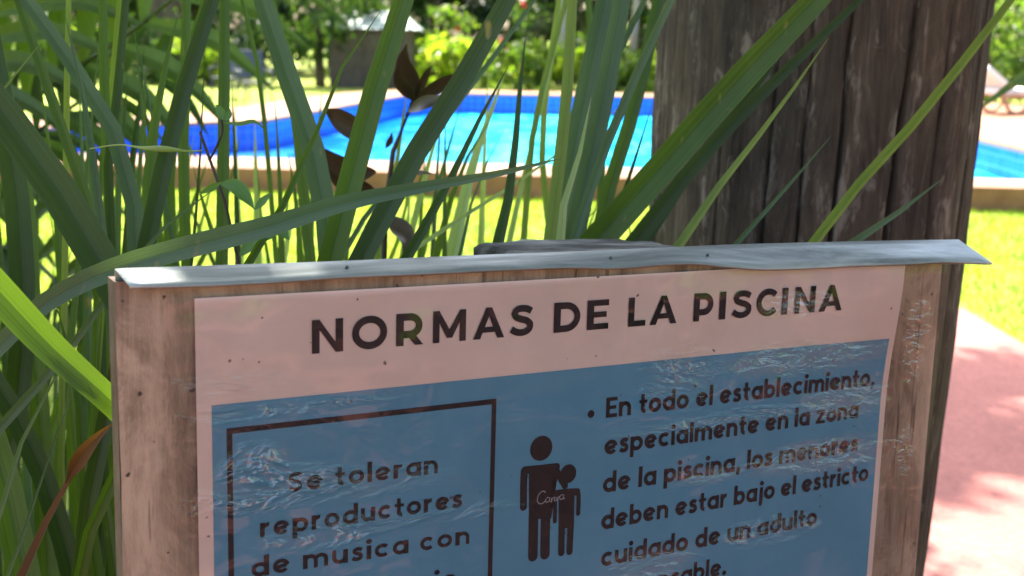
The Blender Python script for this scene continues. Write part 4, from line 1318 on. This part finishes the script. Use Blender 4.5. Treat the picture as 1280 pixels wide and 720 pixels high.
# far wood closing the garden off
r = random.Random(77)
mb = MB()
leaf_cloud(mb, r, 20000, clumps(r, 320, lambda q: (q.uniform(-34, 34), q.uniform(43, 48), q.uniform(.4, 11)), 1.6), .8, 1.8)
tag(mb.build('far_wood', M['tree_leaf_dark']), 'dark far-off wood closing off the garden behind the hedge', 'woodland', kind='stuff')
# bright shrub bed
bed = [(535, 31.2, 1.25, 1.5), (568, 30.6, 1.5, 1.5), (604, 31.5, 1.2, 1.4), (640, 30.5, 1.15, 1.5), (672, 31.3, 1.2, 1.4), (708, 30.7, 1.1, 1.4), (745, 31.4, 1.15, 1.5), (782, 30.6, 1.1, 1.4), (818, 31.2, 1.0, 1.4), (860, 30.9, 1.0, 1.5), (905, 31.2, 1.1, 1.5)]
for k, (px, y, h, w_) in enumerate(bed):
    shrub(gx(px, y), y, h, w_, 620, .27, 'bed_leaf' if k % 4 != 3 else 'tree_leaf_light', 'bright yellow-green leafy shrub in the bed beyond the pool', 200 + k, 'yellow-green shrubs of the pool bed', aspect=2.8)
for k, (px, y, h, w_) in enumerate([(560, 33.5, 2.2, 1.8), (650, 34, 2.4, 2.0), (750, 33.8, 1.9, 1.9), (830, 34, 2.1, 2.0)]):
    o = shrub(gx(px, y), y, h, w_, 700, .26, 'tree_leaf_light' if k == 0 else 'tree_leaf', ['tall light green shrub with red flowers right of the low hut', 'tall shrub with red flowers behind the middle of the bright bed', 'dense green shrub between the two pale tree trunks', 'dense green shrub just left of the weathered trunk'][k], 230 + k, None, ('red_flower', 5) if k < 2 else None)
for k, (px, y, h, w_) in enumerate([(40, 29, 1.7, 2.4), (120, 30, 1.5, 2.2), (205, 29.5, 1.6, 2.2), (262, 28.8, 1.3, 1.8), (300, 29.5, 1.9, 2.0)]):
    shrub(gx(px, y), y, h, w_, 800, .22, ['tree_leaf', 'tree_leaf_light', 'tree_leaf', 'bed_leaf', 'tree_leaf_dark'][k], ['green shrub farthest left beyond the lawn', 'light green shrub second from the left beyond the lawn', 'green shrub in the middle of the left hedge row', 'small yellowish shrub behind the dark garden chair', 'dark shrub at the foot of the weeping tree'][k], 250 + k, None)
for k, (px, y, h, w_, mt, fl) in enumerate([(1235, 25, 2.6, 2.2, 'tree_leaf_light', None), (1310, 24, 2.4, 2.4, 'tree_leaf', ('white_flower', 9)), (1150, 26, 2.4, 2.4, 'tree_leaf', None), (1060, 28, 2.2, 2.2, 'tree_leaf', None), (1400, 23, 2.4, 2.4, 'tree_leaf_dark', None)]):
    shrub(gx(px, y), y, h, w_, 900, .2, mt, ['bright green tall shrub just right of the weathered trunk', 'tall shrub with white flowers at the right edge', 'green shrub hidden behind the weathered trunk', 'low green shrub behind the trunk by the pool bed', 'dark shrub past the right edge'][k], 270 + k, None, fl)

# low hut with pale roof
hx, hy = gx(463, 30), 30.3
hut = thing('pump_hut', (hx, hy, 0), 'low brown hut with a pale green-white roof at the far end of the pool', 'hut')
mb = MB(); mb.box((hx, hy, .78), (1.05, .8, .78)); mb.build('wall', M['hut_wall'], hut, smooth=False)
mb = MB()
rv = [(-1.25, -1.0, 1.50), (1.25, -1.0, 1.50), (1.25, 1.0, 1.50), (-1.25, 1.0, 1.50), (-.75, 0, 1.98), (.75, 0, 1.98)]
mb.add([(hx + a, hy + b, c) for a, b, c in rv], [(0, 1, 5, 4), (1, 2, 5), (2, 3, 4, 5), (3, 0, 4), (3, 2, 1, 0)])
mb.build('roof', M['hut_roof'], hut, smooth=False)
mb = MB(); mb.box((hx + .25, hy - .815, .72), (.4, .018, .68)); mb.build('door', M['hut_wall'], hut, smooth=False)

# dark garden chairs on the left lawn
def chair(x, y, rz, label):
    c = thing('garden_chair', (0, 0, 0), label, 'chair', 'dark chairs beyond the pool')
    f = MB(); f.box((0, 0, .43), (.28, .27, .025)); f.build('seat', M['dark_metal'], c, smooth=False, bevel=.008)
    f = MB(); f.box((0, .29, .76), (.28, .022, .26), Matrix.Rotation(-.18, 3, 'X'))
    f.build('backrest', M['dark_metal'], c, smooth=False, bevel=.008)
    for sx in (-1, 1):
        for sy in (-1, 1):
            f = MB(); f.tube([(sx * .25, sy * .24, .42), (sx * .27, sy * .28, 0)], [.022, .018], 8); f.build('leg', M['dark_metal'], c)
        f = MB(); f.tube([(sx * .30, -.26, .43), (sx * .30, -.24, .64), (sx * .30, .28, .66)], .018, 8); f.build('armrest', M['dark_metal'], c)
    c.location = (x, y, 0); c.rotation_euler = (0, 0, rz)
    return c
g = ground(318, 131)
chair(g.x, g.y, .5, 'dark garden chair standing on the lawn behind the pool, nearest the weeping tree')
g = ground(288, 124)
chair(g.x, g.y, -.4, 'dark garden chair left of the other one on the far lawn')

# sun loungers on the right deck
def lounger(x, y, rz, label):
    c = thing('sun_lounger', (0, 0, 0), label, 'sun lounger', 'loungers on the right pool deck')
    f = MB(); f.box((0, 0, .40), (.95, .33, .06)); f.build('cushion', M['cushion'], c, smooth=False, bevel=.03)
    f = MB(); f.box((-.93, 0, .58), (.42, .33, .055), Matrix.Rotation(.6, 3, 'Y')); f.build('backrest', M['cushion'], c, smooth=False, bevel=.03)
    for s_ in (-1, 1):
        f = MB(); f.box((0, s_ * .36, .33), (1.0, .03, .04)); f.build('side_rail', M['frame_wood'], c, smooth=False, bevel=.01)
        for cx in (-.62, .62):
            f = MB(); f.tube([(cx + .25 * math.cos(a), s_ * .36, .29 + .27 * math.sin(a)) for a in [math.pi + math.pi * k / 12 for k in range(13)]], .035, 8)
            f.build('leg', M['frame_wood'], c)
    c.location = (x, y, DECKZ); c.rotation_euler = (0, 0, rz)
    return c
g = ground(1290, 142, DECKZ)
lounger(g.x, g.y, .25, 'white-cushioned sun lounger with curved wooden legs at the right edge')
g = ground(1420, 150, DECKZ)
lounger(g.x, g.y, .2, 'white-cushioned sun lounger farther right on the pool deck')
# low dark slatted bench behind the loungers
g = ground(1285, 118, 0)
bn = thing('garden_bench', (g.x, g.y, 0), 'dark slatted bench behind the white lounger at the right edge', 'bench')
f = MB()
for k in range(4): f.box((g.x, g.y - .2 + .13 * k, .46), (1.0, .05, .018))
f.build('seat', M['dark_metal'], bn, smooth=False)
f = MB()
for k in range(3): f.box((g.x, g.y + .30, .60 + .14 * k), (1.0, .016, .05))
f.build('backrest', M['dark_metal'], bn, smooth=False)
for sx in (-.9, .9):
    f = MB(); f.tube([(g.x + sx, g.y - .2, 0), (g.x + sx, g.y - .2, .44)], .03, 8); f.build('leg', M['dark_metal'], bn)
    f = MB(); f.tube([(g.x + sx, g.y + .33, 0), (g.x + sx, g.y + .33, .95)], .03, 8); f.build('leg', M['dark_metal'], bn)

# ------------------------------------------------------------------ unseen trees and hedge, added to darken the cover's reflection and shade the path
for k, (x, y, h, mt) in enumerate([(16.5, -9.5, 6.5, 'tree_leaf'), (7.5, -16.5, 7, 'tree_leaf_dark')]):
    bg_tree(x, y, h, .2, 2.6, 2600, .3, mt, ['tree far out on the lawn beyond the pink path', 'dark tree at the end of the pink path'][k], seed=300 + k, group='trees across the pink path')
for k in range(9):
    a = -1.9 + k * .27
    shrub(11.5 * math.cos(a) + 1, 11.5 * math.sin(a) + 0, 1.45 + .15 * (k % 3), 3.4, 800, .2, ['tree_leaf', 'tree_leaf_dark'][k % 2], 'dark shrub of the hedge across the pink path', 320 + k, 'hedge across the pink path')

rngs = random.Random(91)
for k, (x, y, lab_) in enumerate([(6.0, -2.2, 'broad tree throwing dappled shade on the pink path'), (10.0, 1.2, 'second broad tree beyond the pink path bend')]):
    t_o = thing('tree', (x, y, 0), lab_, 'tree', 'trees across the pink path')
    mb = MB(); mb.tube(crom([(x, y, -.05), (x + .1, y, 2.2), (x + .3, y + .2, 5.6)], 8), [.2 * (1 - .08 * q) for q in range(9)], 12)
    mb.build('trunk', M['bark'], t_o)
    def bx(r, k=k):
        gx_, gy_, h_ = (r.uniform(1.5, 8.0), r.uniform(-6.0, .5), r.uniform(4.6, 6.4)) if k == 0 else (r.uniform(7.0, 13.0), r.uniform(-9, -.5), r.uniform(4.8, 6.6))
        return (gx_ + sh.x * h_, gy_ + sh.y * h_, h_)
    mb = MB(); leaf_cloud(mb, rngs, 15000 if k == 0 else 9000, clumps(rngs, 120 if k == 0 else 70, bx, .7), .24, 2.0)
    mb.build('crown', M['tree_leaf'], t_o)
